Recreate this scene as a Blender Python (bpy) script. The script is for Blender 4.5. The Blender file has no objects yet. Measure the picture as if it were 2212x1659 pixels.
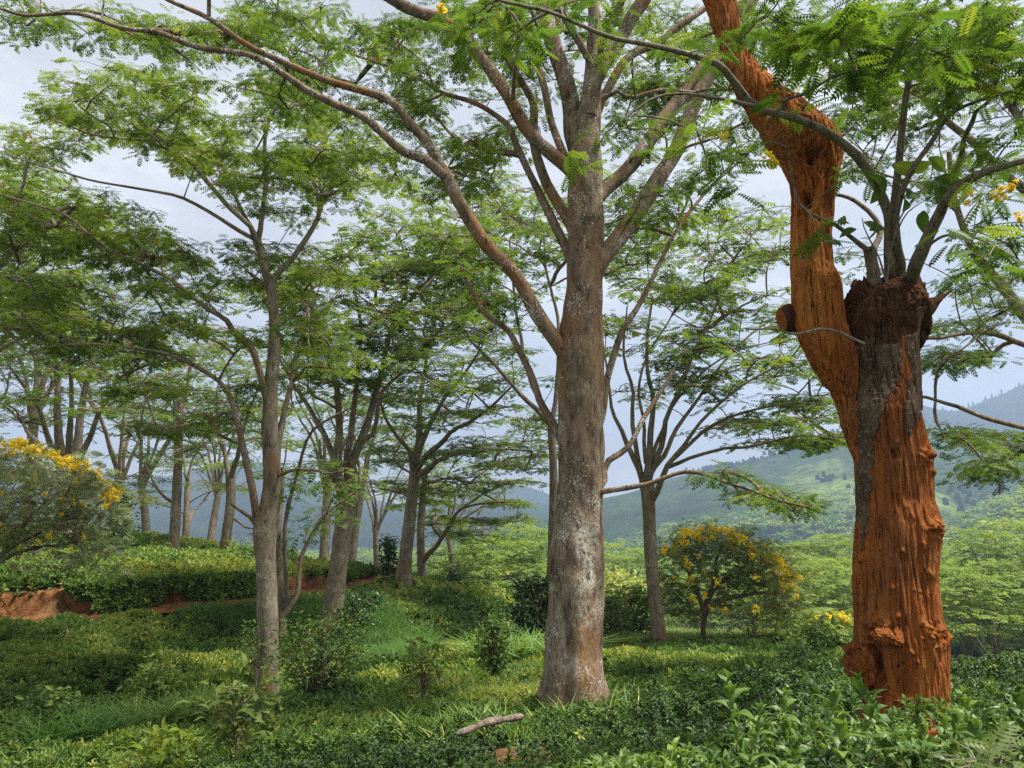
import bpy, math, numpy as np
from mathutils import Vector
rng = np.random.default_rng(11)
SC = bpy.context.scene
COL = SC.collection
TH = math.radians(10.0)
FP, CU, CV, ZC = 1670.0, 1106.0, 829.5, 2.4      # focal length and centre of the photograph in survey units, eye height
CT, ST = math.cos(TH), math.sin(TH)


def at(u, v, Y):
    """Survey point of the photograph at ground distance Y -> metres."""
    u, v, Y = np.broadcast_arrays(np.asarray(u, float), np.asarray(v, float), np.asarray(Y, float))
    x, y = (u - CU) / FP, (CV - v) / FP
    dy, dz = CT - ST * y, ST + CT * y
    return np.stack([x / dy * Y, Y + 0 * x, dz / dy * Y + ZC], -1)


def proj(P):
    x, y, z = P[..., 0], P[..., 1], P[..., 2] - ZC
    f = y * CT + z * ST
    return CU + FP * x / f, CV - FP * (-y * ST + z * CT) / f


def unit(a):
    return a / np.maximum(np.linalg.norm(a, axis=-1, keepdims=True), 1e-9)


def _hash(ix, iy, iz):
    with np.errstate(over='ignore'):
        n = ix.astype(np.uint32) * np.uint32(374761393) + iy.astype(np.uint32) * np.uint32(668265263) + iz.astype(np.uint32) * np.uint32(2246822519)
        n = (n ^ (n >> np.uint32(13))) * np.uint32(1274126177)
        n = n ^ (n >> np.uint32(16))
    return n.astype(np.float64) / 4294967295.0 * 2 - 1


def vnoise(p):
    p = np.asarray(p, float)
    i = np.floor(p).astype(np.int64)
    f = p - i
    f = f * f * (3 - 2 * f)
    r = 0
    for dx in (0, 1):
        for dy in (0, 1):
            for dz in (0, 1):
                w = (f[..., 0] if dx else 1 - f[..., 0]) * (f[..., 1] if dy else 1 - f[..., 1]) * (f[..., 2] if dz else 1 - f[..., 2])
                r = r + w * _hash(i[..., 0] + dx, i[..., 1] + dy, i[..., 2] + dz)
    return r


def fbm(p, o=3):
    p = np.asarray(p, float)
    return sum(vnoise(p * 2.03 ** k + 17.3 * k) * 0.5 ** k for k in range(o))


def n2(x, y, s, o=3, off=0.0):
    return fbm(np.stack([x * s + off, y * s - off, 0 * x + off], -1), o)


# ------------------------------------------------------------------ objects
def thing(name, label, cat, loc, group=None):
    o = bpy.data.objects.new(name, None)
    COL.objects.link(o)
    o.location = [float(c) for c in loc]
    o.empty_display_size = 0.3
    o['label'] = label
    o['category'] = cat
    if group:
        o['group'] = group
    return o


def make_mesh(name, V, Q, mat, tint=None, smooth=False):
    me = bpy.data.meshes.new(name)
    V = np.ascontiguousarray(V, np.float32)
    Q = np.ascontiguousarray(Q, np.int32)
    me.vertices.add(len(V))
    me.vertices.foreach_set('co', V.ravel())
    me.loops.add(Q.size)
    me.loops.foreach_set('vertex_index', Q.ravel())
    me.polygons.add(len(Q))
    me.polygons.foreach_set('loop_start', np.arange(0, Q.size, 4, dtype=np.int32))
    me.polygons.foreach_set('use_smooth', np.full(len(Q), smooth, bool))
    if tint is not None:
        a = me.attributes.new('tint', 'FLOAT', 'POINT')
        a.data.foreach_set('value', np.ascontiguousarray(tint, np.float32))
    me.update(calc_edges=True)
    me.materials.append(mat)
    return me


class Geo:
    def __init__(s):
        s.V, s.Q, s.T, s.n = [], [], [], 0

    def add(s, V, Q, t=None):
        V = V.reshape(-1, 3)
        s.V.append(V)
        s.Q.append(Q.reshape(-1, 4) + s.n)
        s.T.append(np.zeros(len(V)) if t is None else np.broadcast_to(np.asarray(t, float).ravel(), (len(V),)) if np.size(t) in (1, len(V)) else np.repeat(np.asarray(t, float).ravel(), len(V) // np.size(t)))
        s.n += len(V)
        return s

    def build(s, name, mat, parent=None, origin=(0, 0, 0), smooth=False, **props):
        if not s.V:
            return None
        V = np.concatenate(s.V) - np.asarray(origin, float)
        me = make_mesh(name, V, np.concatenate(s.Q), mat, np.concatenate(s.T), smooth)
        o = bpy.data.objects.new(name, me)
        COL.objects.link(o)
        if parent:
            o.parent = parent
        for k, w in props.items():
            o[k] = w
        return o


def catmull(P, step):
    P = np.asarray(P, float)
    if len(P) == 2:
        k = max(2, int(np.linalg.norm(P[1] - P[0]) / step) + 1)
        return P[0] + (P[1] - P[0]) * np.linspace(0, 1, k)[:, None], np.linspace(0, 1, k)
    E = np.vstack([2 * P[0] - P[1], P, 2 * P[-1] - P[-2]])
    out, tt = [], []
    m = len(P) - 1
    for i in range(m):
        p0, p1, p2, p3 = E[i:i + 4]
        k = max(1, int(np.linalg.norm(p2 - p1) / step))
        t = np.linspace(0, 1, k, endpoint=False)[:, None]
        out.append(0.5 * (2 * p1 + (p2 - p0) * t + (2 * p0 - 5 * p1 + 4 * p2 - p3) * t ** 2 + (3 * p1 - p0 - 3 * p2 + p3) * t ** 3))
        tt.append((i + t[:, 0]) / m)
    return np.vstack(out + [P[-1:]]), np.concatenate(tt + [[1.0]])


def tubes(P, r, n, rough=0.0, flare=None, nscale=6.0):
    """A batch of tubes: P (N,k,3), r (N,k) -> vertices and quads."""
    N, k = P.shape[:2]
    D = np.gradient(P, axis=1)
    D = unit(D)
    ref = np.where(np.abs(unit(P[:, -1] - P[:, 0])[:, 2:3]) > 0.8, np.array([[1.0, 0, 0]]), np.array([[0, 0, 1.0]]))[:, None, :]
    A = unit(np.cross(D, ref))
    B = np.cross(D, A)
    th = np.arange(n) * 2 * np.pi / n
    rad = np.repeat(r[:, :, None], n, 2)
    if flare is not None:
        rad = rad * flare(th, np.arange(k))[None]
    C = np.cos(th)[None, None, :, None] * A[:, :, None] + np.sin(th)[None, None, :, None] * B[:, :, None]
    V = P[:, :, None] + rad[..., None] * C
    if rough:
        q = V * np.array([nscale, nscale, nscale * 0.35])
        V = V + C * (rad * rough * (fbm(q, 3) + 0.6 * vnoise(V * 1.7)))[..., None]
    i = np.arange(k - 1)[:, None]
    j = np.arange(n)[None]
    q = np.stack([i * n + j, i * n + (j + 1) % n, (i + 1) * n + (j + 1) % n, (i + 1) * n + j], -1).reshape(-1, 4)
    Q = q[None] + (np.arange(N) * k * n)[:, None, None]
    return V.reshape(-1, 3), Q.reshape(-1, 4)


def resample(P, k):
    P = np.asarray(P, float)
    s = np.concatenate([[0], np.cumsum(np.linalg.norm(np.diff(P, axis=0), axis=1))])
    t = np.linspace(0, s[-1], k)
    return np.stack([np.interp(t, s, P[:, c]) for c in range(3)], -1)


def inst(T, TQ, pos, X, N, s):
    X = unit(X)
    Yv = unit(np.cross(N, X))
    Z = np.cross(X, Yv)
    M = np.stack([X, Yv, Z], -1)
    s = np.broadcast_to(np.asarray(s, float), (len(pos),))
    V = pos[:, None] + s[:, None, None] * np.einsum('nij,tj->nti', M, T)
    Q = TQ[None] + (np.arange(len(pos)) * len(T))[:, None, None]
    return V.reshape(-1, 3), Q.reshape(-1, 4)


# ------------------------------------------------------------------ leaf shapes
def frond(pairs, pl, pw, ang=58, x0=0.12, terminal=True, droop=0.16):
    V = []
    it = [(x0 + (1 - x0) * (i + 0.5) / pairs, sd, pl * (0.65 + 0.55 * math.sin(math.pi * (i + 0.9) / (pairs + 0.9)))) for i in range(pairs) for sd in (1, -1)]
    for x, sd, L in it:
        a = math.radians(ang)
        d = np.array([math.cos(a), sd * math.sin(a), -0.22])
        p = np.array([-math.sin(a), sd * math.cos(a), 0]) * pw / 2
        b = np.array([x, 0, 0])
        V += [b - p * .5, b + d * L * 0.35 - p, b + d * L, b + d * L * 0.35 + p * .8]
    if terminal:
        b = np.array([0.95, 0, 0])
        V += [b, b + [pl * .4, pw / 2, 0], b + [pl * .9, 0, -0.05], b + [pl * .4, -pw / 2, 0]]
    V = np.array(V, float)
    V[:, 2] -= droop * V[:, 0] ** 2
    w = 0.012
    R = np.array([[0, w, 0], [0, -w, 0], [.95, -w * .5, -droop * .9], [.95, w * .5, -droop * .9]], float)
    V = np.vstack([V, R])
    return V, np.arange(len(V)).reshape(-1, 4)


FR_HERO = frond(5, 0.25, 0.125, ang=52)
FR_MID = frond(4, 0.28, 0.16, ang=52, droop=.1)
FR_FAR = frond(2, 0.45, 0.3, ang=58, droop=.08)
FR_SENNA = frond(9, 0.22, 0.10, ang=62, x0=0.15, droop=0.22)
FR_BUSH = frond(5, 0.30, 0.16, ang=60)


def leaf_blade(stations, width, fold=0.25, arch=0.25):
    x = np.linspace(0, 1, stations)
    w = width * np.sin(np.pi * np.clip(x, 0.02, 0.985) ** 0.85) ** 0.8
    V = []
    for xi, wi in zip(x, w):
        z = arch * xi * (1 - xi) * 2 - arch * 0.7 * xi ** 2
        V += [[xi, wi / 2, z + fold * wi], [xi, 0, z], [xi, -wi / 2, z + fold * wi]]
    Q = []
    for i in range(stations - 1):
        a = 3 * i
        Q += [[a, a + 3, a + 4, a + 1], [a + 1, a + 4, a + 5, a + 2]]
    return np.array(V, float), np.array(Q)


def rhomb(width=0.42):
    return np.array([[0, 0, 0], [0.45, width / 2, 0.08], [1, 0, -0.06], [0.45, -width / 2, 0.08]], float), np.array([[0, 1, 2, 3]])


def rosette(leaf, n, tilt0, tilt1, stem, seed, l0=0.6, l1=1.0):
    r = np.random.default_rng(seed)
    G = Geo()
    T, TQ = leaf
    for i in range(n):
        f = i / max(1, n - 1)
        az = i * 2.4 + r.uniform(-.3, .3)
        tl = math.radians(tilt0 + (tilt1 - tilt0) * f + r.uniform(-10, 10))     # from vertical
        X = np.array([[math.sin(tl) * math.cos(az), math.sin(tl) * math.sin(az), math.cos(tl)]])
        Nn = np.array([[-math.cos(tl) * math.cos(az), -math.cos(tl) * math.sin(az), math.sin(tl) + .01]])
        pos = np.array([[0, 0, stem * (1 - f)]])
        V, Q = inst(T, TQ, pos, X, Nn, (l0 + (l1 - l0) * min(1, f * 2)) * r.uniform(.85, 1.1))
        G.add(V, Q)
    return np.concatenate(G.V), np.concatenate(G.Q)


# ------------------------------------------------------------------ materials
def new_mat(name):
    m = bpy.data.materials.new(name)
    m.use_nodes = True
    m.node_tree.nodes.clear()
    return m, m.node_tree.nodes, m.node_tree.links


def ramp(N, L, src, stops, interp='LINEAR'):
    r = N.new('ShaderNodeValToRGB')
    r.color_ramp.interpolation = interp
    e = r.color_ramp.elements
    while len(e) < len(stops):
        e.new(0.5)
    for el, (p, c) in zip(e, stops):
        el.position = p
        el.color = (*c, 1) if len(c) == 3 else c
    L.new(src, r.inputs[0])
    return r.outputs[0]


def leaf_mat(name, stops, trans=0.38, tcol=1.35, rough=0.5, spec=0.3):
    m, N, L = new_mat(name)
    a = N.new('ShaderNodeAttribute')
    a.attribute_name = 'tint'
    c = ramp(N, L, a.outputs['Fac'], stops)
    p = N.new('ShaderNodeBsdfPrincipled')
    L.new(c, p.inputs['Base Color'])
    p.inputs['Roughness'].default_value = rough
    p.inputs['Specular IOR Level'].default_value = spec
    t = N.new('ShaderNodeBsdfTranslucent')
    g = N.new('ShaderNodeMix')
    g.data_type = 'RGBA'
    g.blend_type = 'MULTIPLY'
    g.inputs[0].default_value = 1.0
    L.new(c, g.inputs[6])
    g.inputs[7].default_value = (tcol * 1.15, tcol * 1.1, tcol * 0.6, 1)
    L.new(g.outputs[2], t.inputs['Color'])
    x = N.new('ShaderNodeMixShader')
    x.inputs[0].default_value = trans
    L.new(p.outputs[0], x.inputs[1])
    L.new(t.outputs[0], x.inputs[2])
    o = N.new('ShaderNodeOutputMaterial')
    L.new(x.outputs[0], o.inputs['Surface'])
    return m


def mixc(N, L, f, a, b):
    g = N.new('ShaderNodeMix')
    g.data_type = 'RGBA'
    for s, w in ((0, f), (6, a), (7, b)):
        if hasattr(w, 'is_output'):
            L.new(w, g.inputs[s])
        elif isinstance(w, tuple):
            g.inputs[s].default_value = (*w, 1)
        else:
            g.inputs[s].default_value = w
    return g.outputs[2]


def noise(N, L, vec, scale, detail=5, rough=0.6, stretch=None):
    if stretch:
        mp = N.new('ShaderNodeMapping')
        mp.inputs['Scale'].default_value = stretch
        L.new(vec, mp.inputs[0])
        vec = mp.outputs[0]
    n = N.new('ShaderNodeTexNoise')
    n.inputs['Scale'].default_value = scale
    n.inputs['Detail'].default_value = detail
    n.inputs['Roughness'].default_value = rough
    L.new(vec, n.inputs['Vector'])
    return n.outputs[0]


def bark_mat(name, c1, c2, rust, rust_lo, lichen, lic_lo, bump=0.5, sc=1.0):
    m, N, L = new_mat(name)
    tc = N.new('ShaderNodeTexCoord').outputs['Object']
    base = ramp(N, L, noise(N, L, tc, 7 * sc, 9, 0.72, (1, 1, .4)), [(0.36, c1), (0.64, c2)])
    f = ramp(N, L, noise(N, L, tc, 1.6 * sc, 6, 0.6, (1, 1, .3)), [(rust_lo, (0, 0, 0)), (rust_lo + .14, (1, 1, 1))])
    base = mixc(N, L, f, base, rust)
    at_ = N.new('ShaderNodeAttribute')
    at_.attribute_name = 'tint'
    fl = ramp(N, L, noise(N, L, tc, 17 * sc, 7, .75), [(.42, (0, 0, 0)), (.56, (1, 1, 1))])
    mu = N.new('ShaderNodeMath')
    mu.operation = 'MULTIPLY'
    L.new(at_.outputs['Fac'], mu.inputs[0])
    L.new(fl, mu.inputs[1])
    base = mixc(N, L, mu.outputs[0], base, lichen)
    fine = noise(N, L, tc, 40 * sc, 4, 0.75)
    big = noise(N, L, tc, 2.3 * sc, 4, 0.6)
    ad = N.new('ShaderNodeMath')
    ad.operation = 'MULTIPLY_ADD'
    L.new(big, ad.inputs[0])
    ad.inputs[1].default_value = .6
    L.new(fine, ad.inputs[2])
    hv = N.new('ShaderNodeMath')
    hv.operation = 'DIVIDE'
    L.new(ad.outputs[0], hv.inputs[0])
    hv.inputs[1].default_value = 1.6
    f2 = ramp(N, L, hv.outputs[0], [(lic_lo, (0, 0, 0)), (lic_lo + .035, (1, 1, 1))])
    base = mixc(N, L, f2, base, lichen)
    crack = noise(N, L, tc, 16 * sc, 6, 0.7, (1, 1, .22))
    f3 = ramp(N, L, crack, [(.34, (1, 1, 1)), (.44, (0, 0, 0))])
    base = mixc(N, L, f3, base, tuple(.35 * v for v in c1))
    p = N.new('ShaderNodeBsdfPrincipled')
    L.new(base, p.inputs['Base Color'])
    p.inputs['Roughness'].default_value = 0.9
    p.inputs['Specular IOR Level'].default_value = 0.2
    b = N.new('ShaderNodeBump')
    b.inputs['Strength'].default_value = bump
    b.inputs['Distance'].default_value = 0.03
    L.new(crack, b.inputs['Height'])
    L.new(b.outputs[0], p.inputs['Normal'])
    o = N.new('ShaderNodeOutputMaterial')
    L.new(p.outputs[0], o.inputs['Surface'])
    return m


def plain_noise_mat(name, stops, sc=3.0, detail=8, bump=0.4, dist=0.03, stretch=None, rough=0.9):
    m, N, L = new_mat(name)
    tc = N.new('ShaderNodeTexCoord').outputs['Object']
    n = noise(N, L, tc, sc, detail, 0.65, stretch)
    p = N.new('ShaderNodeBsdfPrincipled')
    L.new(ramp(N, L, n, stops), p.inputs['Base Color'])
    p.inputs['Roughness'].default_value = rough
    p.inputs['Specular IOR Level'].default_value = 0.25
    b = N.new('ShaderNodeBump')
    b.inputs['Strength'].default_value = bump
    b.inputs['Distance'].default_value = dist
    L.new(noise(N, L, tc, sc * 5, 6, 0.7, stretch), b.inputs['Height'])
    L.new(b.outputs[0], p.inputs['Normal'])
    o = N.new('ShaderNodeOutputMaterial')
    L.new(p.outputs[0], o.inputs['Surface'])
    return m


M_LEAF = leaf_mat('albizia_leaf', [(0, (.034, .07, .015)), (.5, (.102, .175, .026)), (1, (.235, .29, .038))], .48)
M_LEAFB = leaf_mat('albizia_leaf_light', [(0, (.044, .085, .015)), (.5, (.12, .195, .026)), (1, (.25, .305, .042))], .48)
M_VALLEY = leaf_mat('valley_leaf', [(0, (.07, .13, .026)), (.5, (.165, .25, .042)), (1, (.33, .40, .06))], .43)
M_SENNA = leaf_mat('senna_leaf', [(0, (.028, .065, .012)), (.5, (.085, .16, .022)), (1, (.22, .28, .035))], .48, 1.35, .5, .2)
M_BUSHLEAF = leaf_mat('bush_leaf', [(0, (.06, .10, .04)), (.5, (.17, .22, .10)), (1, (.32, .36, .22))], .42, 1.2, .45, .5)
M_DARKLEAF = leaf_mat('dark_leaf', [(0, (.018, .045, .014)), (.5, (.05, .10, .024)), (1, (.12, .18, .04))], .25, 1.2, .4, .4)
M_OLIVE = leaf_mat('olive_leaf', [(0, (.05, .085, .018)), (.5, (.13, .18, .036)), (1, (.25, .30, .07))], .42, 1.2, .45, .4)
M_TEA = leaf_mat('tea_leaf', [(0, (.026, .056, .015)), (.35, (.085, .16, .034)), (.7, (.17, .26, .05)), (1, (.36, .39, .09))], .3, 1.3, .45, .32)
M_GRASS = leaf_mat('grass_blade', [(0, (.085, .175, .026)), (.5, (.10, .23, .05)), (.8, (.25, .34, .075)), (1, (.45, .43, .14))], .35, 1.3, .5, .3)
M_FLOWER = leaf_mat('yellow_flower', [(0, (.82, .56, .015)), (.5, (.90, .72, .04)), (1, (.93, .82, .12))], .35, 1.0, .6, .2)
M_BARK = bark_mat('grey_bark', (.07, .05, .032), (.285, .215, .14), (.23, .115, .042), .50, (.55, .53, .47), .555, 1.0)
M_BARKL = bark_mat('pale_bark', (.115, .092, .064), (.30, .245, .18), (.19, .105, .045), .52, (.50, .48, .42), .57, .8)
M_BARKD = bark_mat('brown_bark', (.10, .078, .055), (.24, .19, .14), (.17, .08, .035), .55, (.40, .38, .33), .6, .5)
M_SHOOT = bark_mat('shoot_bark', (.10, .085, .06), (.26, .22, .17), (.16, .10, .05), .6, (.42, .40, .34), .58, .4, 2.0)
M_SOIL = plain_noise_mat('red_soil', [(.34, (.10, .04, .016)), (.5, (.30, .12, .04)), (.66, (.42, .22, .09))], 3.5, 10, 1.0, .16)
M_LITTER = plain_noise_mat('leaf_litter', [(.3, (.07, .04, .02)), (.55, (.19, .105, .05)), (.75, (.33, .23, .13))], 6, 9, .9, .05)
M_LOG = bark_mat('log_bark', (.08, .06, .042), (.22, .18, .135), (.3, .16, .08), .56, (.42, .39, .33), .56, .8, 2.0)


def wood_mat():
    """Bare decaying red-brown wood, with weathered bark where the 'tint' of the mesh says bark is left."""
    m, N, L = new_mat('decayed_red_wood')
    tc = N.new('ShaderNodeTexCoord').outputs['Object']
    n1 = noise(N, L, tc, 7, 8, .62, (1, 1, .16))
    wood = ramp(N, L, n1, [(.28, (.16, .050, .013)), (.5, (.38, .120, .027)), (.72, (.48, .185, .050))])
    n2_ = noise(N, L, tc, 1.8, 4, .6, (1, 1, .5))
    wood = mixc(N, L, ramp(N, L, n2_, [(.48, (0, 0, 0)), (.68, (.75, .75, .75))]), wood, (.52, .225, .065))
    st_ = noise(N, L, tc, 1.15, 6, .65, (1, 1, .45))
    wood = mixc(N, L, ramp(N, L, st_, [(.38, (.85, .85, .85)), (.58, (0, 0, 0))]), wood, (.20, .078, .032))
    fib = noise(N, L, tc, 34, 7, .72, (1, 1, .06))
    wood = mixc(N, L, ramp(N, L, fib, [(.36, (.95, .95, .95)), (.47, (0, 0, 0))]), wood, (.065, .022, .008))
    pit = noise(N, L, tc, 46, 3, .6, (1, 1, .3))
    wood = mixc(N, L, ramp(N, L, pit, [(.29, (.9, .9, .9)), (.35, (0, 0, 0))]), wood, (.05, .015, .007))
    bark = ramp(N, L, noise(N, L, tc, 9, 8, .65, (1, 1, .5)), [(.3, (.05, .034, .022)), (.6, (.15, .105, .07)), (.75, (.22, .17, .12))])
    lic = noise(N, L, tc, 38, 5, .7)
    bark = mixc(N, L, ramp(N, L, lic, [(.56, (0, 0, 0)), (.62, (.85, .85, .85))]), bark, (.30, .29, .24))
    a = N.new('ShaderNodeAttribute')
    a.attribute_name = 'tint'
    f = ramp(N, L, a.outputs['Fac'], [(.42, (0, 0, 0)), (.58, (1, 1, 1))])
    dk = ramp(N, L, noise(N, L, tc, 8, 7, .7), [(.3, (.035, .020, .012)), (.6, (.115, .056, .030)), (.78, (.19, .12, .075))])
    f2 = ramp(N, L, a.outputs['Fac'], [(1.0, (0, 0, 0)), (1.0, (0, 0, 0))])
    col = mixc(N, L, f, wood, bark)
    sub = N.new('ShaderNodeMath')
    sub.operation = 'SUBTRACT'
    L.new(a.outputs['Fac'], sub.inputs[0])
    sub.inputs[1].default_value = 1.0
    f2 = ramp(N, L, sub.outputs[0], [(.35, (0, 0, 0)), (.65, (1, 1, 1))])
    col = mixc(N, L, f2, col, dk)
    p = N.new('ShaderNodeBsdfPrincipled')
    L.new(col, p.inputs['Base Color'])
    p.inputs['Roughness'].default_value = .95
    p.inputs['Specular IOR Level'].default_value = .06
    b = N.new('ShaderNodeBump')
    b.inputs['Strength'].default_value = 1.0
    b.inputs['Distance'].default_value = .03
    L.new(fib, b.inputs['Height'])
    b2 = N.new('ShaderNodeBump')
    b2.inputs['Strength'].default_value = .6
    b2.inputs['Distance'].default_value = .012
    L.new(pit, b2.inputs['Height'])
    L.new(b.outputs[0], b2.inputs['Normal'])
    L.new(b2.outputs[0], p.inputs['Normal'])
    o = N.new('ShaderNodeOutputMaterial')
    L.new(p.outputs[0], o.inputs['Surface'])
    return m


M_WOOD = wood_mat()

# ------------------------------------------------------------------ the lie of the land
_cp = [(2212, 1659, 2.4), (1650, 1659, 3.7), (1106, 1659, 5.2), (500, 1659, 7.5), (0, 1659, 10), (2212, 1450, 5.5), (2212, 1400, 8),
       (1950, 1575, 6.1), (1700, 1500, 7.5), (1240, 1497, 10.8), (1500, 1420, 16), (1424, 1392, 26), (1700, 1385, 26), (1780, 1375, 29),
       (1560, 1388, 29), (578, 1522, 16), (0, 1500, 15), (0, 1400, 20), (200, 1450, 17), (0, 1322, 25), (400, 1300, 27), (710, 1378, 25),
       (150, 1200, 33), (375, 1192, 45), (300, 1152, 52), (490, 1188, 46), (600, 1200, 46), (760, 1232, 45), (870, 1254, 36),
       (1000, 1256, 44), (1100, 1290, 42), (1100, 1355, 32), (950, 1400, 22), (1000, 1450, 16), (640, 1325, 27), (780, 1300, 28),
       (860, 1285, 33), (1150, 1405, 24), (1300, 1385, 27), (700, 1480, 15), (300, 1560, 12.5), (850, 1560, 9), (1100, 1600, 7),
       (0, 1242, 27), (400, 1252, 29), (700, 1248, 34), (200, 1165, 45), (0, 1160, 40), (-150, 1180, 36), (-150, 1400, 18)]
CP = np.vstack([at(*zip(*_cp))] + [np.array(p, float) for p in (
    [(0, 0, ZC - 1.25)], [(-6, -6, ZC - 1.3)], [(8, -8, ZC - 1.2)], [(3, 1, ZC - .95)], [(8, 3, ZC - 1.1)], [(-5, 4, ZC - 2.0)], [(-12, 5, ZC - 3.0)],
    [(-25, 75, ZC - 9)], [(0, 66, ZC - 10)], [(-52, 66, ZC - 4)], [(20, 46, ZC - 10)], [(32, 34, ZC - 10)], [(15, 18, ZC - 4.6)],
    [(12, 14, ZC - 3.6)], [(22, 22, ZC - 8)], [(38, 14, ZC - 8)], [(30, 4, ZC - 4)], [(40, 62, ZC - 16)], [(-55, 20, ZC - 1)], [(-58, 44, ZC - 1)],
    [(-40, 4, ZC - 3)], [(20, 70, ZC - 14)])])


def _phi(d2):
    return 0.5 * d2 * np.log(d2 + 1e-6)


def _fit():
    X = CP[:, :2]
    d2 = ((X[:, None] - X[None]) ** 2).sum(-1)
    n = len(X)
    K = _phi(d2) + np.eye(n) * 1.5
    Pm = np.hstack([np.ones((n, 1)), X])
    A = np.block([[K, Pm], [Pm.T, np.zeros((3, 3))]])
    return np.linalg.solve(A, np.concatenate([CP[:, 2], np.zeros(3)]))


_w = _fit()
PATH = at(*np.array([(-260, 1330, 22.5), (-100, 1330, 23.5), (0, 1318, 25), (200, 1308, 26), (400, 1295, 27.5), (560, 1284, 29), (700, 1272, 32), (800, 1252, 36), (860, 1246, 40)]).T)[:, :2]
PATHS = resample(np.c_[PATH, np.zeros(len(PATH))], 160)[:, :2]


def path_sd(x, y):
    """Signed distance to the path's line (positive uphill, away from the eye), and where along it."""
    P = np.stack([x, y], -1)
    out = np.empty(x.shape)
    s = np.empty(x.shape)
    T = np.gradient(PATHS, axis=0)
    f, fo, fs = P.reshape(-1, 2), out.reshape(-1), s.reshape(-1)
    for a in range(0, len(f), 20000):
        d = f[a:a + 20000, None] - PATHS[None]
        q = (d ** 2).sum(-1)
        i = q.argmin(1)
        dd = d[np.arange(len(i)), i]
        t = T[i]
        fo[a:a + 20000] = np.sqrt(q[np.arange(len(i)), i]) * np.sign(t[:, 0] * dd[:, 1] - t[:, 1] * dd[:, 0])
        fs[a:a + 20000] = i / (len(PATHS) - 1)
    return fo.reshape(x.shape), fs.reshape(x.shape)


def bank_h(s):
    return np.interp(s, [0, .25, .55, .75, .9, 1], [1.15, 1.0, .75, .5, .25, 0])


def smooth01(t):
    t = np.clip(t, 0, 1)
    return t * t * (3 - 2 * t)


def ground0(x, y):
    x, y = np.asarray(x, float), np.asarray(y, float)
    fx, fy = x.ravel(), y.ravel()
    z = np.empty(len(fx))
    for a in range(0, len(fx), 40000):
        d2 = (fx[a:a + 40000, None] - CP[None, :, 0]) ** 2 + (fy[a:a + 40000, None] - CP[None, :, 1]) ** 2
        z[a:a + 40000] = _phi(d2) @ _w[:len(CP)] + _w[-3] + _w[-2] * fx[a:a + 40000] + _w[-1] * fy[a:a + 40000]
    return z.reshape(x.shape)


def ground(x, y, carve=True):
    """Height of the leafy top of the tea; the path lies as a shelf cut into it."""
    z = ground0(x, y)
    if carve:
        sd, s = path_sd(np.asarray(x, float), np.asarray(y, float))
        h = bank_h(s)
        z = z + h * (smooth01((sd - .5) / .35) * np.exp(-np.maximum(sd - .85, 0) / 6.0) * .65 - .35 * smooth01((sd + 1.2) / .8) * (1 - smooth01((sd - .5) / .35)) - .1 * np.exp(-(sd / 2.0) ** 2))
    return z


def mound(x, y, cell=1.15):
    """Rounded tops of the single bushes, 0..1."""
    gx, gy = np.floor(x / cell), np.floor(y / cell)
    best = np.full(x.shape, 9.0)
    for dx in (-1, 0, 1):
        for dy in (-1, 0, 1):
            cx, cy = gx + dx, gy + dy
            ox = (cx + .5 + .33 * _hash(cx.astype(np.int64) + 999, cy.astype(np.int64) + 77, 0 * cx.astype(np.int64) + 3)) * cell
            oy = (cy + .5 + .33 * _hash(cx.astype(np.int64) + 31, cy.astype(np.int64) + 501, 0 * cx.astype(np.int64) + 8)) * cell
            best = np.minimum(best, np.hypot(x - ox, y - oy))
    return np.sqrt(np.clip(1 - (best / (cell * .72)) ** 2, 0, 1))


MOUND_C = at(np.array([800., 700., 880.]), np.array([1335., 1320., 1385.]), np.array([27., 27., 24.5]))


def grass_zone(x, y):
    """1 on the deep green grassy mound and 2 on the straw-coloured grass at the terrace's end."""
    u, v = proj(np.stack([x, y, ground0(x, y)], -1))
    u = u + 14 * n2(x, y, .6, 2, 3)
    v = v + 7 * n2(x, y, .7, 2, 5)
    poly = [(400, 1322), (450, 1302), (560, 1292), (640, 1290), (700, 1284), (790, 1274), (850, 1308), (915, 1370), (965, 1405), (860, 1430), (740, 1412), (640, 1385), (560, 1362), (470, 1345)]
    a = np.zeros(x.shape, bool)
    for (x1, y1), (x2, y2) in zip(poly, poly[1:] + poly[:1]):
        a ^= ((y1 > v) != (y2 > v)) & (u < (x2 - x1) * (v - y1) / (y2 - y1 + 1e-9) + x1)
    a &= (y > 17) & (y < 36)
    b = (y > 26.5 + 1.5 * n2(x, y, .3, 2, 9)) & (u > 1290) & (u < 1900) & (y < 40)
    return np.where(a, 1, np.where(b, 2, 0))


def bare_zone(x, y):
    sd, s = path_sd(x, y)
    b = (sd > -.1 + .3 * n2(x, y, .5, 2, 6)) & (sd < .62 + .15 * n2(x, y, .8, 2, 6)) & (s > .0) & (s < .97)
    P1 = at(1290, 1505, 10.3)
    b |= (((x - P1[0]) / .5) ** 2 + ((y - P1[1]) / .45) ** 2) < 1 + .5 * n2(x, y, 2, 2)
    P2, P3 = at(960, 1625, 6.3), at(1180, 1540, 8.6)
    t = np.clip(((x - P2[0]) * (P3[0] - P2[0]) + (y - P2[1]) * (P3[1] - P2[1])) / ((P3[0] - P2[0]) ** 2 + (P3[1] - P2[1]) ** 2), -.2, 1)
    d = np.hypot(x - P2[0] - t * (P3[0] - P2[0]), y - P2[1] - t * (P3[1] - P2[1]))
    b |= d < .13 + .2 * n2(x, y, 1.3, 2, 4)
    P4 = at(1930, 1590, 5.8)
    b |= np.hypot(x - P4[0], y - P4[1]) < .52
    return b


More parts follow.
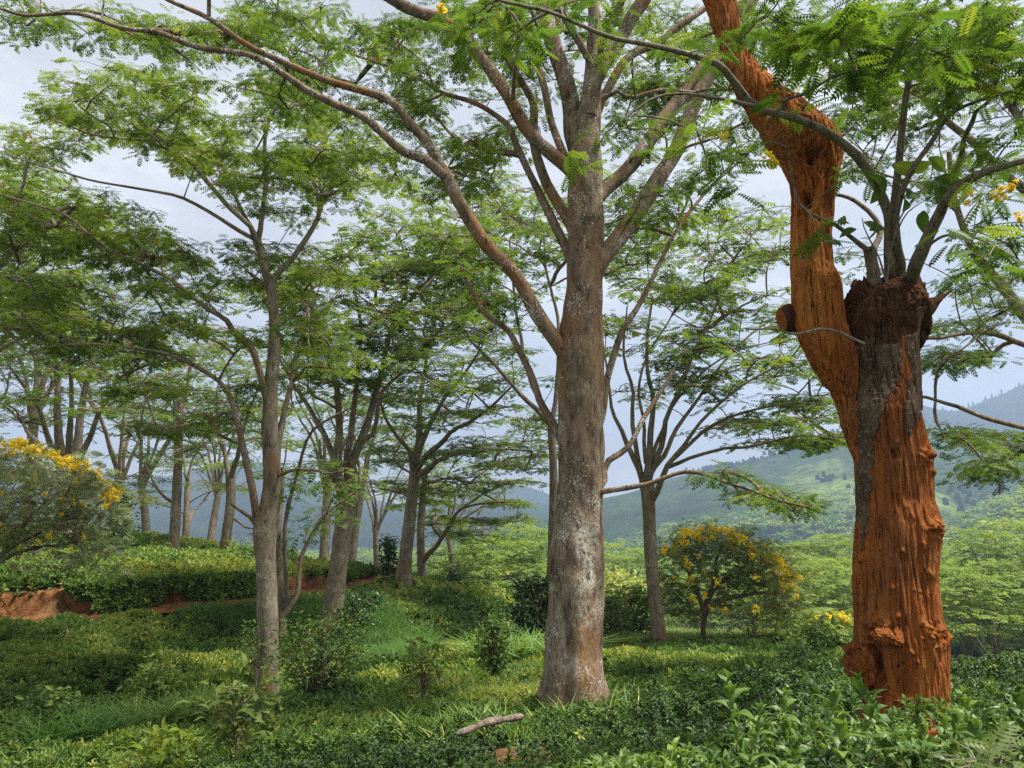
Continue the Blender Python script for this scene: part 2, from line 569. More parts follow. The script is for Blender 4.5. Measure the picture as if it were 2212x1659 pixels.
def ground_mat():
    m, N, L = new_mat('tea_ground')
    tc = N.new('ShaderNodeTexCoord').outputs['Object']
    n = noise(N, L, tc, 3.0, 8, .7)
    green = ramp(N, L, n, [(.3, (.014, .022, .008)), (.6, (.035, .055, .016)), (.8, (.08, .075, .03))])
    red = ramp(N, L, noise(N, L, tc, 9, 9, .75), [(.3, (.07, .036, .016)), (.5, (.19, .10, .045)), (.75, (.34, .25, .14))])
    a = N.new('ShaderNodeAttribute')
    a.attribute_name = 'tint'
    col = mixc(N, L, a.outputs['Fac'], green, red)
    p = N.new('ShaderNodeBsdfPrincipled')
    L.new(col, p.inputs['Base Color'])
    p.inputs['Roughness'].default_value = .95
    p.inputs['Specular IOR Level'].default_value = .1
    b = N.new('ShaderNodeBump')
    b.inputs['Strength'].default_value = 1.0
    b.inputs['Distance'].default_value = .06
    L.new(noise(N, L, tc, 14, 8, .75), b.inputs['Height'])
    L.new(b.outputs[0], p.inputs['Normal'])
    o = N.new('ShaderNodeOutputMaterial')
    L.new(p.outputs[0], o.inputs['Surface'])
    return m


def grid_quads(a, b):
    i, j = np.meshgrid(np.arange(a - 1), np.arange(b - 1), indexing='ij')
    return np.stack([i * b + j, (i + 1) * b + j, (i + 1) * b + j + 1, i * b + j + 1], -1).reshape(-1, 4)


def verge(x, y):
    sd, s = path_sd(x, y)
    return smooth01((sd + 2.6) / 1.2) * (sd < .3) * (sd > -3)


def tea_top(x, y):
    return ground(x, y) + .5 * (mound(x, y) - .74) + .07 * n2(x, y, 1.1, 2, 6) + .16 * n2(x, y, .38, 2, 14) - .17


def build_ground():
    xs = np.arange(-60, 42.01, .35)
    ys = np.concatenate([np.arange(-12, 30, .25), np.arange(30, 76, .5)])
    X, Y = np.meshgrid(xs, ys, indexing='ij')
    Z = ground(X, Y)
    bare = bare_zone(X, Y)
    gz = grass_zone(X, Y)
    sd, _s = path_sd(X, Y)
    onpath = (sd > -1.3) & (sd < 1.3) & bare
    Z = np.where(onpath, Z - .02, np.where(bare, Z - .24, np.where(gz > 0, Z - .06, tea_top(X, Y) - .26 - .10 * (1 - mound(X, Y)))))
    Z = Z + .04 * n2(X, Y, 1.4, 3)
    edge = np.minimum(np.minimum(X + 60, 42 - X), np.minimum(Y + 12, 76 - Y))
    Z = Z - 9 * (1 - smooth01(edge / 5)) * (Y > 8)
    G = Geo().add(np.stack([X, Y, Z], -1), grid_quads(len(xs), len(ys)), np.where(bare, 1.0, np.clip(.25 * n2(X, Y, .25, 3, 2), 0, .4)).ravel())
    G.build('ground', ground_mat(), smooth=True, kind='structure')


build_ground()


def build_path():
    T = unit(np.gradient(PATHS, axis=0))
    Nn = np.stack([-T[:, 1], T[:, 0]], -1)
    offs = np.linspace(-.4, .5, 9)
    P = PATHS[:, None] + Nn[:, None] * offs[None, :, None]
    Z = ground(P[..., 0], P[..., 1]) + .05 + .03 * n2(P[..., 0], P[..., 1], 2.2, 3)
    Geo().add(np.stack([P[..., 0], P[..., 1], Z], -1), grid_quads(len(PATHS), 9)).build('footpath', M_SOIL, smooth=True, kind='structure')
    # the cut earth bank above the path
    s = np.linspace(0, 1, len(PATHS))
    pr = np.array([(.42, -.15), (.5, .06), (.55, .35), (.60, .7), (.66, .95), (.85, 1.03), (1.1, .9), (1.25, .3)])
    o = pr[:, 0][None] + 0 * s[:, None]
    P = PATHS[:, None] + Nn[:, None] * o[..., None]
    zb = ground(PATHS[:, 0] - .1 * Nn[:, 0], PATHS[:, 1] - .1 * Nn[:, 1])[:, None]
    Z = zb + pr[:, 1][None] * (bank_h(s) * .92 + .06 * np.sin(s * 40))[:, None]
    w = n2(P[..., 0], P[..., 1], 1.6, 3) * .16 + vnoise(np.stack([P[..., 0] * 3, P[..., 1] * 3, Z * 4], -1)) * .06
    P = P + Nn[:, None] * w[..., None]
    k = int(len(PATHS) * .93)
    Geo().add(np.stack([P[..., 0], P[..., 1], Z], -1)[:k], grid_quads(k, len(pr))).build('earth_bank', M_SOIL, smooth=True, kind='structure')


build_path()


# ------------------------------------------------------------------ valley, hills
def hill_mat(name, dark, mid, pale, sc):
    m, N, L = new_mat(name)
    tc = N.new('ShaderNodeTexCoord').outputs['Object']
    n = noise(N, L, tc, sc, 9, .62)
    c = ramp(N, L, n, [(.38, dark), (.50, mid), (.56, mid), (.64, pale)])
    f = noise(N, L, tc, sc * 22, 6, .7)
    c = mixc(N, L, ramp(N, L, f, [(.35, (.7, .7, .7)), (.6, (0, 0, 0))]), c, tuple(.45 * v for v in dark))
    p = N.new('ShaderNodeBsdfPrincipled')
    L.new(c, p.inputs['Base Color'])
    p.inputs['Roughness'].default_value = 1
    p.inputs['Specular IOR Level'].default_value = 0
    b = N.new('ShaderNodeBump')
    b.inputs['Strength'].default_value = 1
    b.inputs['Distance'].default_value = 6
    L.new(f, b.inputs['Height'])
    L.new(b.outputs[0], p.inputs['Normal'])
    o = N.new('ShaderNodeOutputMaterial')
    L.new(p.outputs[0], o.inputs['Surface'])
    return m


M_VFLOOR = hill_mat('valley_floor_green', (.03, .06, .015), (.09, .15, .03), (.17, .23, .05), .012)
M_HILLR = hill_mat('hill_green', (.018, .038, .015), (.045, .085, .024), (.20, .27, .07), .0042)
M_HILLF = hill_mat('far_hill_green', (.010, .02, .011), (.016, .032, .016), (.035, .055, .022), .003)


def zat(v, Y):
    return at(CU, v, Y)[..., 2]


def valley_z(x, y):
    u = CU + FP * CT * x / np.maximum(y, 1)
    base = np.interp(y, [30, 60, 100, 200, 350, 700, 3000], [-12, -14, -19, -27, -32, -36, -40]) + ZC
    rise = np.interp(u, [1100, 1500, 1900, 2300, 3200], [0, 2, 14, 62, 90]) * smooth01((y - 110) / 420)
    return base + rise + 1.5 * n2(x, y, .012, 3)


def build_valley():
    us = np.linspace(-1500, 3700, 200)
    Ys = np.concatenate([np.linspace(30, 200, 50), np.geomspace(205, 3200, 80)])
    U, Y = np.meshgrid(us, Ys, indexing='ij')
    X = (U - CU) / (FP * CT) * Y
    Geo().add(np.stack([X, Y, valley_z(X, Y)], -1), grid_quads(len(us), len(Ys))).build('valley_floor', M_VFLOOR, smooth=True, kind='structure')


build_valley()


def hill(name, mat, ridge, Yr, Yb, seed, amp, power=1.25, n=90):
    ru, rv = np.array(ridge, float).T
    us = np.linspace(ru[0], ru[-1], 320)
    vr = np.interp(us, ru, rv)
    k = np.ones(7) / 7
    vr = np.convolve(np.pad(vr, 3, mode='edge'), k, 'valid')
    Yrr = Yr(us) if callable(Yr) else np.full(len(us), float(Yr))
    top = zat(vr, Yrr)
    t = np.concatenate([np.linspace(0, 1, n), 1 + np.linspace(.02, .4, 12)])
    T, TT = t[None], np.broadcast_to(t, (len(us), len(t)))
    Y = Yb + (Yrr[:, None] - Yb) * T
    X = (us[:, None] - CU) / (FP * CT) * Y
    zb = ZC - 48
    pr = np.where(TT <= 1, np.clip(TT, 0, 1) ** power, 1 - (TT - 1) * 1.6)
    bump = n2(X, Y, .0045, 5, seed) * amp * np.clip(np.minimum(TT, np.abs(1.06 - TT) * 3), 0, 1)
    Z = zb + (top[:, None] - zb) * pr + bump * (TT < 1.2)
    Z += n2(X, Y, .03, 2, seed) * 2.0
    V = np.stack([X, Y, Z], -1)
    Geo().add(V, grid_quads(len(us), len(t))).build(name, mat, smooth=True, kind='structure')
    return us, Yrr, V


RIDGE_FAR = [(-1200, 880), (-600, 930), (-300, 960), (0, 985), (200, 1012), (330, 1040), (450, 1004), (560, 992), (700, 1042), (800, 1075), (900, 1092),
             (970, 1070), (1050, 1049), (1130, 1044), (1200, 1075), (1320, 1100), (1500, 1110), (1800, 1120)]
RIDGE_R = [(1080, 1150), (1200, 1112), (1300, 1076), (1390, 1052), (1500, 1017), (1600, 1002), (1720, 962), (1840, 920), (1950, 893), (2010, 925), (2060, 945),
           (2140, 960), (2212, 975), (2600, 1010), (3300, 1060)]
RIDGE_RR = [(1700, 1010), (1850, 930), (1930, 885), (1980, 876), (2010, 884), (2060, 890), (2110, 868), (2150, 855), (2212, 832), (2300, 800), (2500, 770), (2900, 760), (3500, 820)]
HF = hill('far_hills', M_HILLF, RIDGE_FAR, 2300, 900, 3.1, 40)
HR = hill('green_hillside', M_HILLR, RIDGE_R, 1250, 330, 7.7, 26, 1.35)
HRR = hill('mountain', M_HILLF, RIDGE_RR, 1900, 900, 5.2, 40)


# ------------------------------------------------------------------ trees
def limbpts(pts, Y0, Y1=None):
    pts = np.array(pts, float)
    Y = np.linspace(Y0, Y0 if Y1 is None else Y1, len(pts)) if pts.shape[1] == 2 else pts[:, 2]
    return at(pts[:, 0], pts[:, 1], Y)


class Tree:
    def __init__(s, name, label, cat, base, group=None):
        s.base = np.asarray(base, float)
        s.root = thing(name, label, cat, base, group)
        s.P = np.empty((20000, 3))
        s.par = np.full(20000, -1)
        s.fix = np.zeros(20000, bool)
        s.rad = np.zeros(20000)
        s.n = 0
        s.chains = []
        s.tw = Geo()

    def _nodes(s, P, par, fix, rad):
        i0 = s.n
        k = len(P)
        s.P[i0:i0 + k] = P
        s.par[i0:i0 + k] = np.concatenate([[par], np.arange(i0, i0 + k - 1)])
        s.fix[i0:i0 + k] = fix
        s.rad[i0:i0 + k] = rad
        s.n += k
        return np.arange(i0, i0 + k)

    def limb(s, pts, r0, r1, sides=12, step=.22, rough=.10, geo=None, flare=0, nodes_from=0.0, power=1.0, wob=0.0):
        P, t = catmull(pts, step)
        if wob:
            w = np.stack([vnoise(np.stack([t * 7 + c * 31 + pts[0][0], t * 0 + pts[0][2], t * 0 + c], -1)) for c in range(3)], -1) * wob
            P = P + w * np.minimum(1, np.minimum(t, 1 - t) * 6)[:, None]
        if np.ndim(r0):
            r = np.interp(t, np.linspace(0, 1, len(r0)), r0)
        else:
            r = r0 + (r1 - r0) * t ** power
        fl = None
        if flare:
            L = np.concatenate([[0], np.cumsum(np.linalg.norm(np.diff(P, axis=0), axis=1))])
            def fl(th, k, L=L):
                f = np.exp(-L / .42)[:, None]
                return 1 + f * flare * (.45 + .55 * np.cos(th * 5 + .7)[None] + .3 * np.cos(th * 3 + 2)[None])
        V, Q = tubes(P[None], r[None], sides, rough, fl)
        (geo if geo is not None else s.tw).add(V, Q)
        m = t >= nodes_from
        s._nodes(P[m], -1, True, r[m])
        return P

    def grow(s, pads, rt=.013, rmax=.5, upbias=.9, sides=6, k=7, wig=.10, lift=.12):
        pads = np.asarray(pads, float)
        if not s.n:
            return
        D = np.array([np.min(np.linalg.norm(s.P[:s.n] - p, axis=1)) for p in pads])
        cnt = np.zeros(20000)
        ch = []
        for i in np.argsort(D):
            p = pads[i]
            d = p - s.P[:s.n]
            h = np.hypot(d[:, 0], d[:, 1])
            L = np.linalg.norm(d, axis=1)
            c = L + upbias * np.maximum(0, .35 * h - d[:, 2])
            a = int(c.argmin())
            A = s.P[a]
            L = L[a]
            m = max(4, int(L / .3))
            t = np.linspace(0, 1, m)[:, None]
            up = np.array([0, 0, 1.0])
            c1 = A + (p - A) * .5 + up * lift * h[a] + rng.normal(0, wig * L, 3) * [1, 1, .5]
            C = A * (1 - t) ** 2 + 2 * c1 * t * (1 - t) + p * t ** 2
            C = C + rng.normal(0, .018 * min(L, 3), C.shape) * (t * (1 - t) * 4)
            ids = s._nodes(C[1:], a, False, 0)
            ch.append((a, ids))
        for a, ids in ch:
            q = ids[-1]
            while q >= 0:
                cnt[q] += 1
                if s.fix[q]:
                    break
                q = s.par[q]
        PP, RR = [], []
        for a, ids in ch:
            r = rt * np.sqrt(cnt[ids])
            r0 = min(s.rad[a] * .8, r[0] * 1.25) if s.fix[a] else r[0]
            C = np.vstack([s.P[a], s.P[ids]])
            r = np.concatenate([[r0], r])
            r[-1] = rt * .55
            tt = np.linspace(0, 1, len(C))
            Ck = resample(C, k)
            PP.append(Ck)
            RR.append(np.minimum(rmax, np.interp(np.linspace(0, 1, k), tt, r)))
        if PP:
            V, Q = tubes(np.array(PP), np.array(RR), sides, .08)
            s.tw.add(V, Q)

    def foliage(s, pads, R, ntuft, nfr, fl, shape, geo, flat=.2, tw_r=.006, tint0=.5, dome=.3, tsp=.2, xz=.3):
        pads = np.asarray(pads, float)
        n = len(pads)
        R = np.broadcast_to(np.asarray(R, float), (n,)) * rng.uniform(.75, 1.25, n)
        az = rng.uniform(0, 2 * np.pi, (n, ntuft))
        rr = np.sqrt(rng.uniform(.02, 1, (n, ntuft)))
        off = np.stack([np.cos(az) * rr, np.sin(az) * rr, rng.normal(0, flat, (n, ntuft)) - dome * rr ** 2 * .6 + .1], -1) * R[:, None, None]
        tc = pads[:, None] + off
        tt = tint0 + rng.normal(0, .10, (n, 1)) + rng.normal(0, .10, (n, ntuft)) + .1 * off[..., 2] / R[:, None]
        if tw_r:
            mid = pads[:, None] + off * .5 + np.array([0, 0, .06]) * R[:, None, None]
            PP = np.stack([np.broadcast_to(pads[:, None], tc.shape), mid, tc], 2).reshape(-1, 3, 3)
            rd = np.broadcast_to(np.array([tw_r * 1.3, tw_r, tw_r * .5]), (len(PP), 3))
            V, Q = tubes(PP, rd, 3)
            s.tw.add(V, Q)
        tcf = np.repeat(tc.reshape(-1, 3), nfr, 0)
        out = np.repeat((off / np.maximum(1e-6, np.linalg.norm(off, axis=-1, keepdims=True))).reshape(-1, 3), nfr, 0)
        m = len(tcf)
        a = rng.uniform(0, 2 * np.pi, m)
        X = np.stack([np.cos(a), np.sin(a), rng.normal(-.12, xz, m)], -1) + .45 * out * [1, 1, .3]
        Nn = np.stack([rng.normal(0, tsp * 1.5, m), rng.normal(0, tsp * 1.5, m), np.ones(m)], -1)
        V, Q = inst(shape[0], shape[1], tcf + unit(X) * .04 + rng.normal(0, .05 * fl / .3, (m, 3)), X, Nn, fl * rng.uniform(.7, 1.25, m))
        tf = np.clip(np.repeat(tt.ravel(), nfr) + rng.normal(0, .10, m), 0, 1)
        geo.add(V, Q, np.repeat(tf, len(shape[0])))

    def close(s, bark, leaf, trunk=None, crown=None, limbs=(), twig_name='branches'):
        o = s.base
        if trunk:
            trunk.build('trunk', bark, s.root, o, True)
        for g in limbs:
            g.build('limb', bark, s.root, o, True)
        if s.tw.V:
            s.tw.build('branching', bark, s.root, o, True)
        if crown:
            crown.build('crown', leaf, s.root, o)
        return s.root


def region_pads(regs, Y, dY, dens=1.2):
    """Leaf pads over parts of the crown: (u, v, half width, half height, count), set at true depths round Y."""
    out = []
    for u, v, ru, rv, n in regs:
        n = int(round(n * dens))
        a = rng.uniform(0, 2 * np.pi, n)
        r = np.sqrt(rng.uniform(0, 1, n))
        y = Y + np.clip(rng.normal(0, .55, n), -1, 1.2) * dY
        out.append(at(u + ru * r * np.cos(a), v + rv * r * np.sin(a), y))
    return np.vstack(out)


def px(r, Y):
    return np.asarray(r, float) * Y / FP


#---MAINTREE
def main_tree():
    Y = 10.8
    b = at(1242, 1497, Y)
    t = Tree('shade_tree', 'tallest grey shade tree with the thick lichen-spotted trunk in the middle', 'tree', b)
    tr = Geo()
    axis = [(1242, 1530), (1242, 1490), (1240, 1400), (1244, 1300), (1246, 1200), (1252, 1100), (1255, 1000), (1254, 900), (1253, 830), (1254, 760),
            (1258, 690), (1262, 620), (1264, 540), (1266, 460), (1266, 400), (1268, 320), (1274, 240), (1281, 170), (1284, 90), (1282, 0), (1280, -90)]
    rr = px([68, 63, 58, 56.5, 54.5, 49, 46, 48, 51.5, 50, 45, 40, 40, 40, 38, 32, 27, 22, 17, 13, 9], Y)
    t.limb(limbpts(axis, Y), rr, 0, 64, .05, .085, tr, flare=.28, nodes_from=.55, )
    # bleached, lichen-crusted face low on the trunk
    U, W_ = proj(tr.V[0])
    nz = fbm(tr.V[0] * np.array([9, 9, 3.5]), 3)
    tr.T[0] = np.clip((np.exp(-((U - 1262) / 26) ** 2 - ((W_ - 1235) / 110) ** 2) * 1.1 + .55 * np.exp(-((U - 1215) / 20) ** 2 - ((W_ - 1330) / 90) ** 2) + .5 * np.exp(-((U - 1245) / 60) ** 2 - ((W_ - 1440) / 35) ** 2)) * (.45 + 1.3 * nz), 0, .8)
    L = []

    def lb(pts, Y0, Y1, a, z, sides=14, nf=.12, pw=.8, wob=.03):
        g = Geo()
        t.limb(limbpts(pts, Y0, Y1), px(a, Y), px(z, Y), sides, .12, .09, g, nodes_from=nf, power=pw, wob=wob)
        L.append(g)
    lb([(1258, 830), (1232, 780), (1205, 735), (1164, 675), (1129, 615), (1104, 580), (1059, 535), (1024, 490), (999, 445), (974, 395), (949, 357)], Y, 10.2, 19, 13)
    lb([(955, 365), (924, 310), (884, 265), (841, 215), (764, 190), (700, 170), (600, 127), (535, 100), (450, 42), (360, 0), (300, -40)], 10.2, 9.4, 12.5, 4)
    lb([(960, 380), (920, 345), (869, 325), (829, 290), (784, 250), (734, 228), (665, 195), (600, 150), (540, 117), (425, 100), (350, 75), (265, 65), (165, 32), (50, 35), (0, 20), (-80, 10)], 10.2, 8.6, 12, 2.2)
    lb([(1262, 610), (1240, 570), (1222, 535), (1209, 500), (1184, 450), (1149, 380), (1114, 310), (1094, 270), (1064, 245), (1019, 220), (959, 200), (894, 165), (800, 130)], Y, 12.2, 14, 4)
    lb([(1262, 400), (1240, 375), (1212, 348), (1169, 310), (1134, 270), (1099, 210), (1064, 160), (1034, 125), (1004, 85), (949, 45), (884, 15), (834, -10), (740, -60)], Y, 10.0, 17, 12)
    lb([(1262, 545), (1240, 505), (1219, 460), (1184, 395), (1159, 325), (1154, 280), (1149, 225), (1129, 185), (1104, 145), (1084, 100), (1074, 50), (1074, -20)], Y + .2, 11.8, 15, 7)
    lb([(1264, 430), (1236, 365), (1214, 315), (1194, 270), (1169, 180), (1149, 110), (1129, 40), (1110, -40)], Y - .1, 11.2, 11, 7)
    lb([(1255, 350), (1240, 290), (1229, 200), (1199, 100), (1174, 25), (1150, -60)], Y, 11.4, 25, 18)
    lb([(1275, 250), (1284, 180), (1299, 150), (1329, 100), (1364, 40), (1394, -10), (1430, -90)], Y - .1, 10.2, 18, 15)
    lb([(1290, 190), (1280, 150), (1250, 90), (1224, 40), (1204, 0), (1190, -50)], Y - .15, 10.0, 9, 7)
    lb([(1286, 150), (1296, 120), (1309, 75), (1349, 0), (1370, -50)], Y - .25, 9.8, 9, 7)
    lb([(1288, 245), (1304, 210), (1349, 135), (1409, 95), (1477, 50), (1530, 10), (1600, -40)], Y, 11.2, 12, 7)
    lb([(1285, 222), (1304, 213), (1334, 200), (1374, 208), (1434, 195), (1500, 200)], Y, 10.6, 7, 4)
    lb([(1280, 440), (1304, 410), (1349, 375), (1399, 315), (1444, 250), (1477, 200), (1520, 145), (1560, 90), (1600, 20), (1630, -50)], Y, 11.6, 19, 14)
    lb([(1272, 600), (1299, 560), (1334, 520), (1379, 460), (1419, 395), (1449, 340), (1477, 275), (1510, 205), (1545, 140), (1590, 60), (1640, -30)], Y - .1, 11.2, 22, 15)
    lb([(1222, 960), (1204, 934), (1174, 880), (1154, 820), (1119, 750), (1094, 710), (1054, 680), (1029, 645), (994, 580)], Y, 11.8, 11, 5)
    lb([(1285, 1068), (1299, 1065), (1354, 1057), (1399, 1045), (1477, 1018), (1544, 1030), (1599, 1050), (1654, 1074), (1750, 1097)], Y, 9.8, 7.5, 2)
    lb([(1290, 1060), (1303, 1040), (1317, 995), (1354, 965), (1390, 900), (1425, 850), (1455, 800)], Y, 11.6, 9, 4)
    lb([(1285, 940), (1303, 890), (1314, 820), (1344, 720), (1384, 650), (1419, 575), (1477, 475), (1520, 420)], Y + .2, 12.2, 11, 4)
    regs = [(200, 55, 200, 45, 13), (450, 75, 150, 60, 12), (620, 55, 150, 55, 11), (800, 100, 120, 70, 11), (950, 110, 120, 60, 9), (700, 220, 120, 50, 7),
            (900, 230, 130, 60, 9), (950, 330, 110, 45, 6), (1020, 380, 90, 40, 5), (600, 170, 130, 40, 5), (1420, 130, 120, 110, 14), (1520, 60, 120, 60, 10), (1380, 260, 90, 70, 8),
            (1470, 410, 90, 70, 8), (1340, 470, 80, 40, 3), (1150, 70, 150, 70, 10), (1250, 20, 170, 60, 10), (1080, 300, 60, 60, 4), (1000, 20, 120, 40, 6),
            (1640, 1070, 75, 12, 4), (1545, 1022, 50, 10, 2), (1700, 1085, 40, 10, 3), (1600, 250, 90, 80, 8), (1690, 120, 90, 80, 8),
            (1000, 560, 80, 40, 4), (1060, 640, 60, 30, 3), (1120, 200, 100, 60, 5)]
    pads = region_pads(regs, Y + 1.6, 2.6)
    hi = region_pads([(1100, -220, 800, 150, 22), (1500, -260, 500, 200, 8), (300, -110, 400, 70, 8)], Y, 4.5)
    pads = np.vstack([pads, hi])
    t.grow(pads, .011, .05, sides=6)
    cr = Geo()
    t.foliage(pads, .46, 7, 9, .19, FR_HERO, cr, tw_r=.005, tint0=.42, flat=.12, xz=.22)
    t.close(M_BARK, M_LEAF, tr, cr, L)
#---MAINTREEEND


main_tree()


def left_tree():
    Y = 16.5
    t = Tree('shade_tree', 'slender mottled shade tree forking low, its foot in weeds left of the middle trunk', 'tree', at(577, 1522, Y))
    tr = Geo()
    ax = [(577, 1545), (577, 1515), (578, 1400), (578, 1300), (573, 1200), (572, 1150), (580, 1100), (588, 1040), (586, 980), (583, 920), (585, 830), (592, 760), (592, 700), (587, 640), (580, 600)]
    t.limb(limbpts(ax, Y), px([26, 24, 21.5, 20.5, 20.5, 24, 20, 19, 17.5, 17, 15, 13, 11.5, 11, 11], Y), 0, 26, .12, .09, tr, flare=.2, nodes_from=.35)
    L = []

    def lb(pts, Y0, Y1, a, z, sides=9, nf=.15, wob=.05):
        g = Geo()
        t.limb(limbpts(pts, Y0, Y1), px(a, Y), px(z, Y), sides, .2, .10, g, nodes_from=nf, power=.8, wob=wob)
        L.append(g)
    lb([(570, 1160), (553, 1110), (537, 1030), (520, 945), (500, 870), (470, 825), (420, 785), (360, 762), (280, 752), (150, 747), (60, 760)], Y, 15.2, 10, 1.5)
    lb([(584, 900), (572, 845), (545, 750), (505, 720), (485, 695), (450, 670), (415, 640), (370, 605), (320, 580), (250, 545), (200, 510), (150, 465), (75, 440), (0, 420)], Y, 15.0, 8.5, 2)
    lb([(581, 610), (575, 585), (562, 540), (553, 515)], Y, Y, 10, 9)
    lb([(555, 525), (562, 495), (572, 440), (575, 400), (572, 300), (590, 230), (612, 165)], Y, 16.5, 7.5, 3)
    lb([(555, 525), (540, 490), (500, 450), (455, 400), (420, 360), (380, 330), (320, 305), (220, 295), (120, 260)], Y, 14.5, 7, 1.8)
    lb([(556, 520), (500, 490), (450, 455), (400, 430), (350, 418), (280, 405), (215, 390), (160, 380), (80, 355), (10, 330)], Y, 14, 5, 1.2)
    lb([(556, 515), (530, 470), (500, 400), (470, 350), (430, 318), (380, 270)], Y, 17.5, 5.5, 2)
    lb([(582, 620), (600, 590), (640, 550), (685, 480), (700, 430), (725, 395), (765, 340), (800, 290)], Y, 17.5, 9, 2.5)
    lb([(688, 475), (692, 420), (690, 360), (705, 300)], Y, 17, 4.5, 2)
    lb([(597, 1010), (603, 950), (612, 880), (628, 825), (640, 760), (670, 700), (720, 650)], Y, 18, 9, 2.5)
    lb([(595, 1030), (640, 1012), (700, 1022), (745, 1018)], Y, 15, 4, 2)
    lb([(520, 960), (470, 935), (420, 930), (360, 935), (300, 930)], Y, 14, 3.5, 1.5)
    lb([(565, 1150), (540, 1120), (520, 1100), (500, 1090)], Y, 16, 5, 3)
    regs = [(220, 230, 150, 60, 13), (400, 250, 150, 70, 15), (560, 300, 130, 90, 15), (700, 330, 120, 90, 12), (820, 370, 90, 40, 6), (330, 165, 120, 40, 6), (150, 300, 100, 40, 5),
            (60, 330, 60, 25, 3), (480, 360, 120, 50, 8), (640, 420, 110, 60, 8), (150, 460, 150, 50, 10), (330, 545, 150, 50, 11), (460, 610, 120, 50, 8), (200, 640, 180, 50, 10),
            (100, 715, 120, 40, 8), (280, 755, 150, 40, 10), (420, 700, 100, 40, 7), (640, 700, 100, 50, 8), (710, 770, 90, 35, 6), (350, 850, 120, 25, 4), (520, 840, 80, 25, 2),
            (460, 905, 80, 18, 3), (330, 925, 90, 12, 3), (560, 560, 80, 50, 5), (700, 580, 90, 50, 6), (620, 200, 90, 40, 5), (760, 300, 80, 40, 4), (240, 520, 120, 35, 5), (50, 600, 120, 40, 6)]
    pads = region_pads(regs, Y + .5, 3.0, 1.6)
    t.grow(pads, .012, .05, sides=5)
    cr = Geo()
    t.foliage(pads, .56, 7, 9, .23, FR_HERO, cr, tw_r=.007, tint0=.54, flat=.065, xz=.12, tsp=.15)
    t.close(M_BARKL, M_LEAFB, tr, cr, L)
    # the slim pair of stems just behind
    Y2 = 18.2
    t = Tree('slender_tree', 'thin double-stemmed young tree with bent stems behind the mottled forked trunk', 'tree', at(610, 1362, Y2))
    tr = Geo()
    t.limb(limbpts([(607, 1375), (607, 1340), (603, 1250), (599, 1170), (604, 1090), (612, 1020)], Y2), px([12, 11, 9, 8.5, 7, 4], Y2), 0, 10, .2, .1, tr, nodes_from=.6)
    L = []
    lb2 = []
    for pts, a, z, y1 in (([(610, 1320), (622, 1290), (620, 1250), (612, 1180), (620, 1110), (640, 1030), (655, 980), (680, 930), (710, 905), (760, 880)], 6, 2, 17.5),
                          ([(612, 1330), (630, 1310), (640, 1280), (648, 1220), (665, 1170), (700, 1120), (735, 1085), (770, 1060)], 7, 2, 19)):
        g = Geo()
        t.limb(limbpts(pts, Y2, y1), px(a, Y2), px(z, Y2), 8, .2, .1, g, nodes_from=.4, wob=.08)
        L.append(g)
    pads = region_pads([(640, 1060, 50, 40, 4), (690, 1080, 60, 40, 5), (700, 1120, 50, 30, 4), (640, 1140, 40, 25, 3), (760, 1050, 40, 25, 3), (690, 1000, 50, 30, 3)], Y2, 1.5, .55)
    t.grow(pads, .009, .03, sides=5)
    cr = Geo()
    t.foliage(pads, .55, 6, 5, .28, FR_MID, cr, tint0=.4)
    t.close(M_BARKD, M_LEAF, tr, cr, L)


left_tree()


# trees whose stems and limbs can be followed in the photograph, farther off
def mid_tree(label, Y, trunk, tr_r, limbs, regs, padR=1.4, fl=.35, nt=8, nf=7, bark=None, leaf=None, tint0=.5, dY=None, name='shade_tree', rt=.018, extra=None, group=None):
    bark = bark or M_BARKL
    leaf = leaf or M_LEAF
    base = at(trunk[0][0], trunk[0][1], Y)
    t = Tree(name, label, 'tree', base, group)
    tr = Geo()
    pts = limbpts(trunk, Y)
    pts = np.vstack([pts[0] - [0, 0, .5], pts])
    t.limb(pts, px([tr_r[0] * 1.15] + list(tr_r), Y), 0, 14, .3, .07, tr, flare=.22, nodes_from=.75)
    L = []
    for lm in limbs:
        p, a, z = lm[:3]
        y1 = Y + (lm[3] if len(lm) > 3 else rng.uniform(-.12, .12) * Y)
        g = Geo()
        t.limb(limbpts(p, Y, y1), px(a, Y), px(z, Y), 8, .4, .07, g, nodes_from=.2, power=.8, wob=.1)
        L.append(g)
    pads = region_pads(regs, Y, dY or min(6.5, Y * .16), 1.5)
    if extra is not None:
        pads = np.vstack([pads, extra])
    t.grow(pads, rt, .09, sides=5)
    cr = Geo()
    t.foliage(pads, padR, nt, nf, fl, FR_MID, cr, tw_r=.014, tint0=tint0, flat=.05, xz=.09, tsp=.14, dome=.22)
    t.close(bark, leaf, tr, cr, L)
    return t


